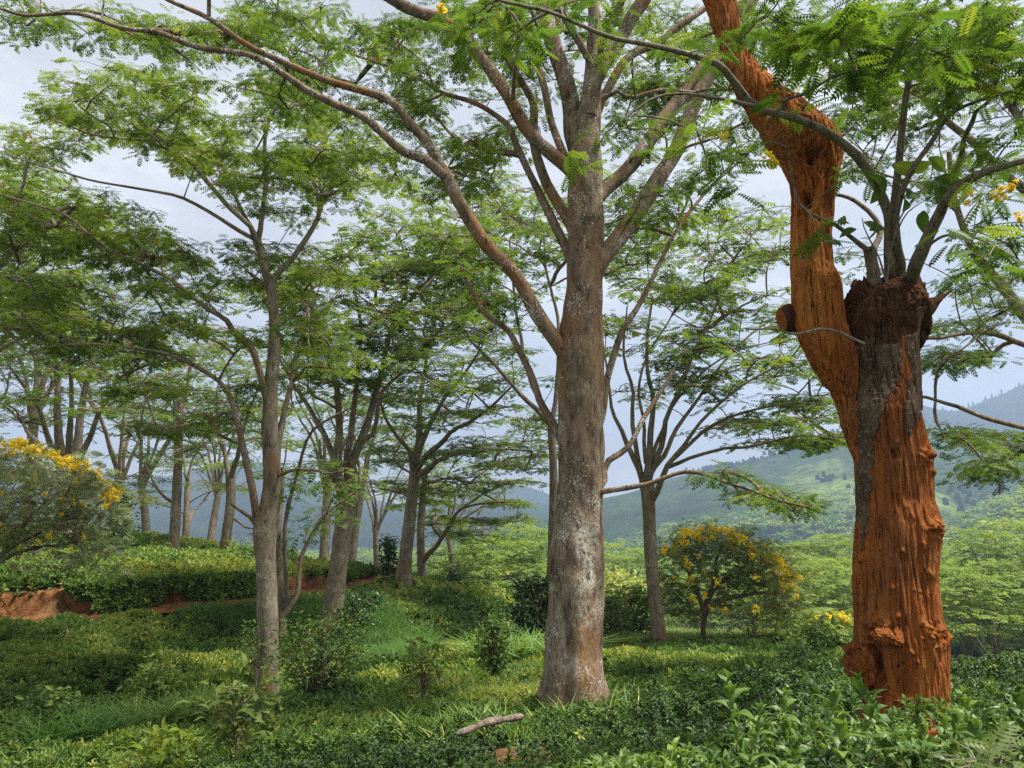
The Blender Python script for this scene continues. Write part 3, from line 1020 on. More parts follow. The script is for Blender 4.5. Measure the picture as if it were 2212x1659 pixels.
mid_tree('leaning pale shade tree at the edge of the grassy mound', 25,
         [(710, 1378), (716, 1330), (724, 1280), (736, 1190), (744, 1120), (748, 1060)], [25, 21, 20, 19, 19, 20],
         [([(744, 1090), (736, 1020), (730, 940), (726, 880), (715, 800), (690, 700), (650, 620)], 13, 3),
          ([(750, 1080), (762, 1010), (785, 930), (800, 870), (822, 800), (850, 700), (880, 620)], 14, 3),
          ([(748, 1060), (755, 980), (757, 900), (770, 800), (780, 700), (760, 600)], 10, 3),
          ([(760, 1000), (775, 960), (800, 940), (830, 850), (900, 770), (960, 700)], 8, 2),
          ([(735, 1010), (700, 940), (660, 880), (620, 800), (590, 740)], 8, 2),
          ([(736, 1070), (720, 1040), (700, 1010), (690, 950)], 5, 2)],
         [(650, 620, 120, 40, 9), (780, 570, 150, 45, 12), (900, 600, 120, 50, 9), (750, 680, 180, 45, 11), (620, 745, 100, 30, 6), (850, 740, 150, 40, 9), (700, 820, 110, 30, 6),
          (880, 820, 110, 25, 6), (1000, 560, 110, 40, 7), (880, 490, 140, 40, 8), (980, 680, 90, 40, 6)], 1.15)
mid_tree('straight grey shade tree on the crest of the tea slope, wide open crown', 36,
         [(870, 1252), (876, 1200), (884, 1130), (892, 1060), (897, 1010)], [17, 14.5, 13, 12, 12],
         [([(897, 1020), (900, 960), (906, 900), (915, 830), (930, 740), (945, 680)], 10, 2),
          ([(895, 1025), (880, 975), (860, 945), (838, 905), (820, 860)], 7, 2),
          ([(900, 1015), (930, 975), (960, 950), (1010, 915), (1060, 880), (1110, 830)], 8, 2),
          ([(898, 1035), (930, 1005), (960, 990), (1030, 975), (1080, 968), (1150, 975)], 7, 1.5, -3),
          ([(902, 985), (925, 920), (965, 860), (1010, 800), (1040, 750)], 7, 2)],
         [(1000, 765, 140, 30, 9), (1090, 825, 110, 30, 8), (1050, 895, 130, 22, 9), (1100, 962, 110, 18, 8), (930, 845, 90, 30, 6), (880, 915, 80, 20, 5), (1000, 985, 120, 14, 7),
          (1150, 925, 70, 22, 5), (1125, 1005, 80, 14, 5), (825, 985, 60, 18, 4), (960, 700, 140, 30, 8), (840, 870, 70, 20, 4), (1170, 980, 50, 12, 3), (850, 1050, 50, 12, 3), (960, 1040, 70, 10, 3)], 1.25)
mid_tree('thinner shade tree with one low arching limb on the crest, behind the straight grey one', 41,
         [(911, 1244), (909, 1190), (909, 1130), (915, 1060), (920, 1010)], [9.5, 8.5, 8, 7, 5],
         [([(912, 1215), (925, 1195), (954, 1162), (975, 1130), (989, 1110), (1034, 1072), (1104, 1040)], 7, 1.5, -2),
          ([(975, 1125), (1000, 1095), (1050, 1090), (1090, 1085)], 3.5, 1.2, -3), ([(918, 1030), (940, 1000), (980, 970)], 4, 1.5)],
         [(1105, 1043, 45, 9, 4), (1090, 1083, 60, 10, 5), (1110, 1122, 40, 10, 3), (960, 1128, 55, 14, 6), (1000, 1150, 60, 14, 6), (930, 1095, 60, 14, 5), (1030, 1120, 50, 12, 3),
          (900, 1060, 70, 14, 5), (980, 1060, 60, 12, 4)], 1.15, leaf=M_LEAFB, tint0=.6)
mid_tree('grey shade tree on the left hilltop, trunk splitting into two high arms', 45,
         [(374, 1192), (378, 1140), (381, 1080), (384, 1010), (386, 950), (388, 890)], [13, 11, 10, 9, 9, 9],
         [([(387, 910), (380, 860), (370, 820), (360, 760), (330, 690)], 6.5, 2), ([(388, 900), (398, 850), (410, 800), (425, 740), (450, 680)], 6.5, 2),
          ([(380, 1090), (355, 1075), (330, 1040), (310, 1000), (300, 960)], 4, 1.2)],
         [(380, 645, 130, 30, 8), (300, 735, 110, 28, 7), (450, 765, 120, 28, 8), (390, 830, 130, 22, 7), (300, 895, 100, 18, 5), (430, 905, 100, 18, 5), (330, 985, 80, 14, 4), (450, 965, 70, 14, 4), (250, 830, 90, 20, 5), (300, 1040, 60, 12, 3)], 1.5)
mid_tree('bent shade tree on the left hilltop with red earth at its foot', 46,
         [(486, 1187), (490, 1150), (497, 1100), (499, 1060), (498, 1030)], [12, 10.5, 10, 10, 10],
         [([(496, 1045), (488, 1000), (478, 955), (470, 900), (468, 840)], 7, 2), ([(499, 1040), (506, 1000), (518, 970), (535, 900), (560, 830)], 7, 2), ([(505, 1120), (530, 1140), (550, 1142)], 3, 1.5)],
         [(500, 735, 120, 28, 7), (565, 800, 120, 24, 7), (480, 865, 90, 22, 6), (600, 895, 100, 18, 6), (440, 930, 70, 16, 4), (560, 960, 80, 16, 5), (620, 1020, 60, 12, 3)], 1.5)
mid_tree('shorter forked shade tree standing behind the two on the left hilltop', 58,
         [(401, 1166), (402, 1130), (404, 1090), (405, 1050)], [8, 7, 6.5, 6],
         [([(404, 1130), (416, 1110), (432, 1090), (455, 1075)], 4, 1.5), ([(405, 1060), (400, 1000), (385, 950)], 4, 1.5), ([(405, 1060), (415, 1000), (440, 950)], 4, 1.5)],
         [(400, 1000, 100, 20, 7), (470, 1050, 70, 14, 5), (330, 1070, 60, 12, 4), (420, 930, 100, 20, 6), (480, 1000, 60, 14, 4), (300, 1090, 50, 10, 3)], 1.6, leaf=M_LEAFB, tint0=.6)
mid_tree('big many-stemmed shade tree at the far left behind the yellow-flowered bush', 38,
         [(150, 1130), (150, 1060), (148, 1000)], [26, 24, 24],
         [([(142, 1010), (130, 960), (126, 900), (122, 820), (110, 740), (80, 660)], 12, 3), ([(158, 1010), (170, 960), (176, 890), (190, 810), (220, 720), (250, 640)], 12, 3),
          ([(150, 1000), (152, 940), (155, 880), (150, 790), (160, 690)], 9, 2.5), ([(138, 1020), (110, 960), (90, 900), (60, 850), (20, 790)], 8, 2), ([(162, 1010), (195, 950), (215, 890), (250, 830), (310, 770)], 8, 2),
          ([(130, 1000), (75, 950), (40, 905), (0, 870)], 7, 2)],
         [(80, 560, 130, 45, 9), (200, 620, 160, 45, 11), (60, 690, 120, 40, 9), (250, 715, 150, 40, 9), (100, 795, 150, 30, 8), (300, 800, 120, 28, 6), (30, 850, 80, 24, 5), (150, 490, 130, 40, 8), (230, 880, 100, 20, 4), (0, 760, 80, 30, 5), (40, 900, 70, 15, 3)], 1.4)
mid_tree('dense bushy-topped shade tree at the left edge of the view', 24,
         [(-150, 1340), (-152, 1100), (-140, 900), (-130, 760)], [20, 18, 16, 14],
         [([(-132, 780), (-80, 680), (-20, 600), (50, 520), (120, 470)], 10, 2), ([(-130, 770), (-120, 650), (-80, 520), (-20, 440)], 9, 2), ([(-140, 900), (-60, 800), (30, 740), (120, 700)], 8, 2), ([(-130, 770), (-200, 640), (-280, 540)], 9, 2)],
         [(40, 430, 100, 45, 9), (120, 490, 120, 45, 10), (40, 550, 100, 40, 8), (230, 530, 130, 35, 7), (30, 640, 100, 40, 7), (100, 690, 110, 35, 6), (-150, 480, 150, 80, 14), (-60, 380, 80, 30, 4), (30, 390, 60, 20, 4)], 1.1, tint0=.55)
mid_tree('grey shade tree with a wide fan of thin limbs between middle and red trunks', 26,
         [(1424, 1393), (1415, 1300), (1406, 1200), (1401, 1100), (1398, 1040)], [17, 14, 13, 14, 15],
         [([(1392, 1060), (1380, 1010), (1354, 960), (1330, 900), (1318, 830), (1300, 740)], 9, 2), ([(1396, 1050), (1399, 990), (1410, 900), (1405, 820), (1400, 720), (1410, 640)], 9, 2),
          ([(1408, 1080), (1420, 1055), (1440, 1010), (1477, 960), (1540, 890), (1610, 830), (1700, 780)], 8, 1.5, -3), ([(1400, 1040), (1425, 960), (1450, 880), (1490, 790), (1530, 700), (1560, 630)], 8, 1.5),
          ([(1401, 1030), (1430, 980), (1480, 900), (1550, 800), (1620, 720), (1700, 670)], 7, 1.5, 3), ([(1390, 1050), (1370, 950), (1365, 850), (1350, 740), (1355, 660)], 7, 1.5),
          ([(1440, 1010), (1490, 985), (1560, 970), (1640, 955), (1740, 935), (1810, 950)], 5, 1.2, -4), ([(1450, 995), (1520, 930), (1600, 890), (1700, 870), (1790, 870)], 5, 1.2, -2),
          ([(1404, 1000), (1440, 900), (1500, 820), (1580, 760), (1660, 740)], 5, 1.2, 2), ([(1395, 1000), (1388, 900), (1385, 800), (1440, 700), (1480, 620)], 5, 1.2, 3)],
         [(1550, 640, 130, 40, 10), (1420, 620, 110, 32, 7), (1500, 740, 190, 40, 11), (1700, 700, 100, 32, 8), (1600, 800, 200, 36, 11), (1750, 870, 90, 22, 8), (1450, 850, 130, 30, 5), (1650, 915, 130, 22, 8),
          (1710, 955, 90, 16, 5), (1335, 700, 80, 32, 4), (1630, 560, 100, 35, 7), (1790, 955, 50, 12, 4), (1530, 510, 120, 40, 7), (1800, 800, 60, 30, 4), (1620, 480, 80, 35, 4)], 1.05, tint0=.5)
mid_tree('shade tree with the high airy crown seen behind the middle trunk', 31,
         [(1190, 1330), (1192, 1200), (1196, 1050), (1190, 900)], [11, 10, 9, 8],
         [([(1190, 920), (1150, 820), (1120, 720), (1110, 620), (1100, 520)], 6, 2), ([(1190, 920), (1210, 800), (1200, 680), (1180, 580), (1170, 480)], 6, 2), ([(1190, 920), (1100, 820), (1020, 740), (960, 660)], 6, 2)],
         [(1100, 450, 130, 50, 12), (1150, 540, 120, 40, 9), (1010, 430, 110, 50, 9), (1080, 620, 100, 35, 7), (980, 520, 100, 35, 7), (1330, 560, 60, 40, 4), (1400, 520, 90, 50, 6), (1380, 420, 80, 40, 4), (960, 640, 90, 30, 5), (1080, 720, 90, 28, 5)], 1.2)


# ------------------------------------------------------------------ the red, stripped tree
def loft(sec, Y, nang, dv, back=.9, Yf=None):
    sec = np.array(sec, float)
    v = np.arange(sec[:, 0].max(), sec[:, 0].min(), -dv)
    o = np.argsort(sec[:, 0])
    uL, uR = np.interp(v, sec[o, 0], sec[o, 1]), np.interp(v, sec[o, 0], sec[o, 2])
    k = np.ones(5) / 5
    sm = lambda a: np.convolve(np.pad(a, 2, mode='edge'), k, 'valid')
    uL, uR = sm(uL), sm(uR)
    Yv = np.full(len(v), Y) if Yf is None else Yf(v)
    A, B = at(uL, v, Yv), at(uR, v, Yv)
    C = (A + B) / 2
    a = np.linalg.norm(B - A, axis=1) / 2
    th = np.arange(nang) * 2 * np.pi / nang
    V = C[:, None] + np.stack([a[:, None] * np.cos(th), a[:, None] * back * np.sin(th), 0 * a[:, None] + 0 * th], -1)
    i = np.arange(len(v) - 1)[:, None]
    j = np.arange(nang)[None]
    Q = np.stack([i * nang + j, i * nang + (j + 1) % nang, (i + 1) * nang + (j + 1) % nang, (i + 1) * nang + j], -1).reshape(-1, 4)
    N = np.stack([np.cos(th) * back, np.sin(th), 0 * th], -1)
    return V, Q, unit(np.broadcast_to(N, V.shape)), v, th


def fibre(V, N, amp=.018, lump=.02):
    q = V * np.array([13, 13, 1.5])
    r = 1 - np.abs(fbm(q, 3)) * 2
    big = fbm(V * np.array([4.5, 4.5, 1.1]) + 9, 2)
    deep = np.clip(.12 - np.abs(vnoise(V * np.array([6.5, 6.5, .55]) + 40)), 0, .12) / .12
    fine = 1 - np.abs(fbm(V * np.array([42, 42, 2.6]) + 3, 2)) * 2.4
    warp = .25 * vnoise(V * np.array([3., 3, 5]) + 70)[..., None]
    crack = np.clip(.07 - np.abs(vnoise((V + warp * [.12, .12, 0]) * np.array([24, 24, 1.3]) + 90)), 0, .07) / .07
    gate = smooth01(vnoise(V * np.array([3, 3, 2.2]) + 55) * 1.5 + .5)
    pit = smooth01((vnoise(V * np.array([36, 36, 9.]) + 21) - .45) * 4)
    return V + N * (amp * r * .5 + lump * big + .009 * fine - .020 * crack * gate - .010 * pit * (1 - .5 * gate))[..., None]


def lumps(V, N, spots, Y):
    U, W = proj(V)
    front = V[..., 1] < Y + .02
    d = 0
    for u, v, r, h, rough in spots:
        g = np.exp(-((U - u) ** 2 + (W - v) ** 2) / (r * r)) * front
        d = d + g * h * (.65 if 0 < h else 1) * (1 + rough * (fbm(V * 20, 3) * 1.9 + 1.1 * vnoise(V * 44)))
    return V + N * d[..., None] if np.ndim(d) else V


def burl(u, v, Y, ru, rv, ry, seed, mat, root, base, tint=0.0):
    n, m = 40, 64
    ph = np.linspace(.03, np.pi - .03, n)
    th = np.arange(m) * 2 * np.pi / m
    D = np.stack([np.sin(ph)[:, None] * np.cos(th), np.sin(ph)[:, None] * np.sin(th), np.cos(ph)[:, None] + 0 * th], -1)
    C = at(u, v, Y)
    r = 1 + .27 * fbm(D * 2.0 + seed, 3) + .11 * fbm(D * np.array([9, 9, 5.]) + seed, 3) - .10 * np.abs(vnoise(D * 5 + seed * 3))
    V = C + D * r[..., None] * np.array([px(ru, Y), ry, px(rv, Y)])
    i = np.arange(n - 1)[:, None]
    j = np.arange(m)[None]
    Q = np.stack([i * m + j, (i + 1) * m + j, (i + 1) * m + (j + 1) % m, i * m + (j + 1) % m], -1).reshape(-1, 4)
    return Geo().add(V, Q, tint).build('burl', mat, root, base, True)


def red_tree():
    Y = 6.1
    base = at(1950, 1590, Y)
    t = Tree('pollarded_tree', 'reddish-brown decaying tree stripped of most bark, with leafy shoots from its stump head', 'tree', base)
    sec = [(1640, 1800, 2085), (1615, 1832, 2068), (1585, 1856, 2054), (1530, 1869, 2046), (1455, 1860, 2040), (1420, 1852, 2040), (1380, 1850, 2040), (1330, 1849, 2027), (1255, 1846, 2019), (1180, 1848, 2022), (1140, 1852, 2026),
           (1080, 1854, 2009), (995, 1850, 2006), (960, 1838, 1997), (930, 1826, 1989), (890, 1815, 1980), (840, 1843, 1979), (792, 1846, 1976), (755, 1838, 1970), (722, 1830, 1970), (690, 1822, 1976),
           (662, 1829, 1996), (640, 1846, 1988), (622, 1868, 1974), (608, 1892, 1962), (598, 1912, 1950), (594, 1925, 1938)]
    V, Q, N, v, th = loft(sec, Y, 420, 1.7)
    V = fibre(V, N, .011, .020)
    V = lumps(V, N, [(1905, 1368, 26, .045, 1.0), (1885, 1345, 22, .02, .8), (1938, 1380, 15, .03, 1.0), (2030, 1378, 20, .035, 1.0), (2008, 1358, 17, .02, .9), (1968, 1412, 9, .025, .8),
                     (1912, 1488, 14, .045, .8), (1945, 1545, 26, .05, 1.0), (1975, 1115, 10, .03, .5), (2020, 1140, 16, .045, .8), (2000, 985, 14, .05, .8), (2005, 1240, 10, .03, .5), (1930, 1270, 9, .022, .5),
                     (2015, 1020, 8, .022, .5), (1890, 1423, 13, -.10, .1), (1893, 1445, 11, -.09, .1), (1882, 1402, 9, -.06, .1), (1905, 1470, 9, -.04, .2), (1930, 975, 6, -.06, 0), (1932, 985, 5, -.05, 0),
                     (1952, 1435, 4, -.03, 0), (1940, 1440, 3, -.03, 0), (1860, 1205, 10, .02, .6), (1995, 1180, 12, .02, .7), (1950, 1190, 6, .02, .3), (2000, 1290, 9, .03, .7), (1862, 1300, 8, .018, .5), (1940, 1330, 8, .015, .5)] +
              [(rng.uniform(1865, 2025), rng.uniform(1000, 1540), rng.uniform(3, 6), rng.uniform(.005, .014), .9) for _ in range(16)], Y)
    U, W = proj(V)
    jag = 10 * vnoise(V * 9) + 5 * vnoise(V * 25)
    lft = np.interp(W, [722, 862, 918, 1017, 1105, 1195], [1842, 1853, 1856, 1853, 1853, 1858]) + .5 * jag
    rgt = np.interp(W, [722, 806, 848, 876, 904, 947, 1003, 1030, 1130, 1195], [1940, 1936, 1925, 1913, 1905, 1891, 1888, 1886, 1872, 1857]) + jag
    l2 = np.interp(W, [722, 800, 870, 904, 950], [1960, 1964, 1954, 1951, 1962]) + .6 * jag
    r2 = np.interp(W, [722, 880, 904, 950], [1995, 1995, 1978, 1959]) + .6 * jag
    bark = ((U > lft) & (U < rgt) & (W < 1195)) | ((U > l2) & (U < r2) & (W < 946))
    tint = bark * 1.0
    tint = np.where(W < 716 + np.clip((1900 - U) * .45, -28, 34) + 2.5 * jag + 42 * vnoise(V * 3.4 + 8) + 14 * vnoise(V * 11), 2.0, tint)
    V = V + N * (.012 * (tint == 1) + .010 * fbm(V * 15, 2) * (tint > 1.5))[..., None]
    # rubble-like rough head of the stump
    V = V + N * (.02 * fbm(V * 5, 3) * smooth01((740 - W) / 60))[..., None]
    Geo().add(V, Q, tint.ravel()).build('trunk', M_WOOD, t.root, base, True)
    # the bare limb going up to the left
    sec = [(1000, 1852, 1860), (947, 1837, 1857), (890, 1812, 1855), (857, 1801, 1853), (823, 1777, 1852), (772, 1749, 1846), (722, 1726, 1834), (700, 1719, 1824), (650, 1713, 1818), (612, 1713, 1816), (590, 1713, 1806),
           (570, 1713, 1797), (500, 1713, 1796), (425, 1714, 1801), (390, 1709, 1806), (350, 1689, 1814), (312, 1662, 1816), (285, 1648, 1800), (250, 1624, 1757), (225, 1609, 1730), (200, 1591, 1692), (150, 1569, 1640),
           (100, 1557, 1606), (50, 1536, 1595), (0, 1519, 1586), (-60, 1500, 1570), (-130, 1490, 1545), (-140, 1510, 1525)]
    V, Q, N, v, th = loft(sec, Y, 260, 1.8, .85, lambda v: Y - .05 + .0 * v)
    V = fibre(V, N, .011, .012)
    V = lumps(V, N, [(1753, 338, 12, -.2, 0), (1744, 433, 11, -.2, 0), (1778, 335, 12, -.03, .8), (1745, 395, 8, .008, 0), (1800, 610, 10, .03, .6), (1740, 250, 14, .02, .9)], Y)
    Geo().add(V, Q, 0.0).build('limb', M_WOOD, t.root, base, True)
    # cut stub on its left, broken spike on the right of the stump head
    P = limbpts([(1735, 690), (1712, 688), (1696, 690), (1688, 692)], Y + .05)
    Pc, tt = catmull(P, .02)
    V, Q = tubes(Pc[None], np.interp(tt, [0, .9, 1], [.115, .125, .10])[None], 40, .14, None, 18)
    g = Geo().add(V, Q, 2.0)
    cap = Pc[-1] + (V.reshape(len(Pc), 40, 3)[-1] - Pc[-1]) * .03
    g.add(np.vstack([V.reshape(len(Pc), 40, 3)[-1], cap]), np.stack([np.arange(40), (np.arange(40) + 1) % 40, 40 + (np.arange(40) + 1) % 40, 40 + np.arange(40)], -1), 0.0)
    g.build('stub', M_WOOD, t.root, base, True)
    P = limbpts([(1960, 690), (1990, 672), (2014, 655), (2036, 640), (2060, 625)], Y - .05)
    Pc, tt = catmull(P, .03)
    V, Q = tubes(Pc[None], np.interp(tt, [0, .3, .55, .8, 1], [.12, .085, .045, .018, .004])[None], 32, .34, None, 16)
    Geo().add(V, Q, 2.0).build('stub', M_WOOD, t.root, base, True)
    for u, w, ru, rv, ry, dy, sd, tn in ((1850, 1432, 24, 34, .11, -.05, 3, 0), (1864, 1442, 22, 38, .11, -.14, 5, 0), (1846, 1406, 18, 20, .08, -.06, 33, 0), (1856, 1462, 18, 22, .08, -.10, 37, 0), (1978, 668, 26, 76, .13, .0, 9, 2.0), (1866, 690, 36, 92, .16, -.01, 11, 2.0),
                                         (1890, 668, 34, 44, .16, -.06, 13, 2.0), (1962, 662, 32, 40, .15, -.02, 21, 2.0), (2030, 1378, 15, 22, .08, -.05, 17, 0), (1908, 1376, 26, 16, .05, -.27, 23, 0), (1936, 1384, 14, 10, .04, -.30, 27, 0)):
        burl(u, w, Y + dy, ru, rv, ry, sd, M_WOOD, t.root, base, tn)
    # roots spreading over the soil
    for pts, a in (([(1900, 1575), (1860, 1600), (1825, 1616), (1790, 1626)], .10), ([(1985, 1580), (2040, 1590), (2075, 1600)], .10), ([(1930, 1585), (1915, 1615), (1890, 1640)], .09)):
        P = limbpts(pts, Y - .15, Y - .5)
        Pc, tt = catmull(P, .05)
        V, Q = tubes(Pc[None], np.linspace(a, .03, len(Pc))[None], 16, .25, None, 12)
        Geo().add(V, Q, 0.0).build('root', M_WOOD, t.root, base, True)
    # shoots
    L = []

    def sh(pts, Y0, Y1, a, z, nf=.2, wob=.015, sides=10):
        g = Geo()
        t.limb(limbpts(pts, Y0, Y1), px(a, Y), px(z, Y), sides, .06, .09, g, nodes_from=nf, power=.8, wob=wob)
        L.append(g)
    sh([(1892, 622), (1888, 600), (1882, 565), (1877, 535)], Y - .1, Y - .12, 15, 12, .8)
    sh([(1880, 560), (1893, 530), (1901, 500), (1889, 470), (1860, 442), (1835, 425), (1804, 420)], Y - .1, Y + .3, 8, 4)
    sh([(1874, 540), (1845, 515), (1819, 495), (1785, 475), (1749, 460), (1726, 440), (1716, 400), (1708, 350), (1703, 320)], Y - .15, 5.3, 6, 1.5)
    sh([(1926, 615), (1924, 560), (1924, 500), (1922, 462), (1900, 410), (1875, 365), (1849, 335), (1794, 290), (1719, 255), (1634, 230), (1590, 180), (1554, 140), (1500, 120), (1469, 112), (1400, 95), (1324, 78), (1240, 42), (1184, 22), (1100, 5), (1040, -10)], Y, 4.2, 14, 2.2, .35)
    sh([(1634, 230), (1580, 215), (1500, 204), (1440, 204), (1390, 225), (1340, 262)], 5.1, 4.9, 4.5, 1.5)
    sh([(1932, 612), (1930, 540), (1931, 475), (1934, 400), (1949, 275), (1960, 190), (1975, 120), (2009, 40), (2030, -20)], Y + .1, 5.2, 12, 4)
    sh([(1945, 612), (1950, 570), (1940, 525), (1936, 460), (1950, 400), (1975, 358), (2010, 310), (2044, 255), (2089, 225), (2150, 205), (2220, 190)], Y, 5.0, 10, 2.5)
    sh([(1965, 615), (1978, 580), (1999, 525), (2024, 465), (2044, 430), (2089, 390), (2144, 365), (2212, 345), (2280, 330)], Y - .05, 4.6, 17, 4)
    sh([(2040, 435), (2069, 350), (2090, 285), (2109, 240), (2139, 215), (2160, 150)], Y - .1, 5.0, 8, 2.5)
    sh([(1985, 560), (2024, 515), (2070, 505), (2130, 520), (2200, 560)], Y - .1, 4.9, 4, 1.5)
    sh([(1868, 743), (1819, 720), (1770, 707), (1720, 720), (1665, 710), (1610, 710)], Y - .42, 5.5, 3.5, 1.5)
    sh([(1694, 247), (1697, 215), (1730, 205), (1790, 170), (1850, 150), (1920, 120), (1990, 100)], 5.3, 4.6, 4, 1.5)
    regs = [(1750, 40, 150, 40, 26), (1900, 60, 150, 50, 30), (2060, 40, 150, 45, 28), (2170, 90, 80, 70, 18), (1850, 130, 100, 40, 15), (2000, 130, 120, 40, 18), (2120, 170, 100, 50, 13), (1790, 95, 110, 40, 16),
            (1650, 80, 60, 40, 6), (1600, 110, 50, 30, 4), (1050, 45, 70, 35, 9), (1110, 75, 55, 35, 7), (985, 25, 50, 20, 4), (1160, 20, 60, 20, 4), (1250, 345, 25, 20, 2), (1330, 15, 60, 20, 3), (1560, 330, 70, 30, 5),
            (1500, 300, 70, 25, 4), (1590, 385, 50, 25, 3), (1660, 210, 40, 20, 2), (2170, 420, 50, 35, 5), (2080, 500, 60, 30, 5), (2160, 540, 50, 35, 6),
            (2150, 300, 70, 40, 6), (2030, 200, 70, 30, 5), (1850, 390, 30, 20, 2), (1780, 500, 20, 20, 2), (2100, 560, 50, 25, 3), (1880, 215, 60, 20, 4), (2190, 200, 40, 60, 6), (1800, 150, 50, 25, 4)]
    pads = region_pads(regs, 5.0, .8, .8)
    hi = region_pads([(1900, -80, 300, 40, 12), (1250, -80, 300, 40, 5)], 5.0, .8, 1.0)
    pads = np.vstack([pads, hi])
    t.grow(pads, .0032, .012, sides=5, wig=.08, upbias=.3)
    cr = Geo()
    n = len(pads)
    m = 5
    P = np.repeat(pads, m, 0)
    a = rng.uniform(0, 2 * np.pi, n * m)
    X = np.stack([np.cos(a), np.sin(a), rng.normal(-.05, .35, n * m)], -1)
    Nn = np.stack([rng.normal(0, .3, n * m), rng.normal(0, .3, n * m), np.ones(n * m)], -1)
    V, Q = inst(*FR_SENNA, P + rng.normal(0, .05, P.shape), X, Nn, rng.uniform(.15, .25, n * m))
    tn = np.clip(np.repeat(.45 + rng.normal(0, .16, n), m) + rng.normal(0, .1, n * m), 0, 1)
    cr.add(V, Q, np.repeat(tn, len(FR_SENNA[0])))
    o = base
    for g in L:
        g.build('shoot', M_SHOOT, t.root, o, True)
    t.tw.build('branching', M_SHOOT, t.root, o, True)
    cr.build('crown', M_SENNA, t.root, o)
    # flower heads
    fl = leaf_blade(4, .7, .1, .3)
    ros = rosette(fl, 9, 15, 95, .3, 4)
    for u, v, Yf, s in ((953, 18, 4.3, .09), (1660, 346, 4.9, .11), (1672, 354, 4.95, .07), (2168, 410, 4.7, .11), (2185, 404, 4.7, .07), (2088, 428, 4.9, .10), (2150, 428, 4.8, .08), (2204, 468, 4.6, .08), (1565, 296, 4.9, .08)):
        k = 12
        C = at(u, v, Yf) + rng.normal(0, s * .2, (k, 3))
        V, Q = inst(*ros, C, unit(rng.normal(0, 1, (k, 3))), unit(rng.normal(0, .6, (k, 3)) + [0, -.3, 1]), rng.uniform(.014, .026, k))
        Geo().add(V, Q, np.repeat(np.clip(rng.normal(.5, .25, k), 0, 1), len(ros[0]))).build('flower', M_FLOWER, t.root, o)


red_tree()


def fig_sprig():
    """The broad-leaved sprig that has seeded itself on the stump head."""
    Y = 5.75
    b = at(1915, 612, Y)
    t = Tree('fig_sprig', 'broad-leaved green sprig growing among the shoots on the red stump head', 'plant', b)
    g = Geo()
    for pts in ([(1915, 612), (1925, 540), (1945, 470), (1975, 430), (2010, 385), (2015, 340)], [(1915, 612), (1900, 560), (1880, 520), (1866, 490), (1862, 470)], [(1930, 520), (1960, 460), (2020, 420)]):
        t.limb(limbpts(pts, Y, Y - .1), .008, .003, 6, .05, .05, g)
    lf = leaf_blade(6, .55, .12, .2)
    spots = [(2006, 340, 50), (2020, 385, 60), (2035, 390, 50), (2060, 392, 45), (1985, 370, 55), (2010, 420, 60), (2025, 440, 60), (1960, 430, 55), (1950, 425, 50), (1825, 466, 30), (1866, 480, 40), (1878, 498, 36), (1870, 518, 45),
             (1850, 495, 35), (1912, 415, 50), (1905, 405, 40), (1970, 360, 55), (1940, 395, 40), (1995, 455, 45)]
    C = np.array([at(u, v, Y - .1) for u, v, s in spots])
    n = len(C)
    X = unit(rng.normal(0, 1, (n, 3)) * [1, .4, .7])
    Nn = unit(rng.normal(0, .5, (n, 3)) + [0, -.8, .6])
    V, Q = inst(*lf, C, X, Nn, np.array([px(s, Y) for *_, s in spots]) * 1.1)
    cr = Geo().add(V, Q, np.repeat(rng.uniform(.25, .8, n), len(lf[0])))
    g.build('stem', M_SHOOT, t.root, b, True)
    cr.build('foliage', M_SENNA, t.root, b)


fig_sprig()


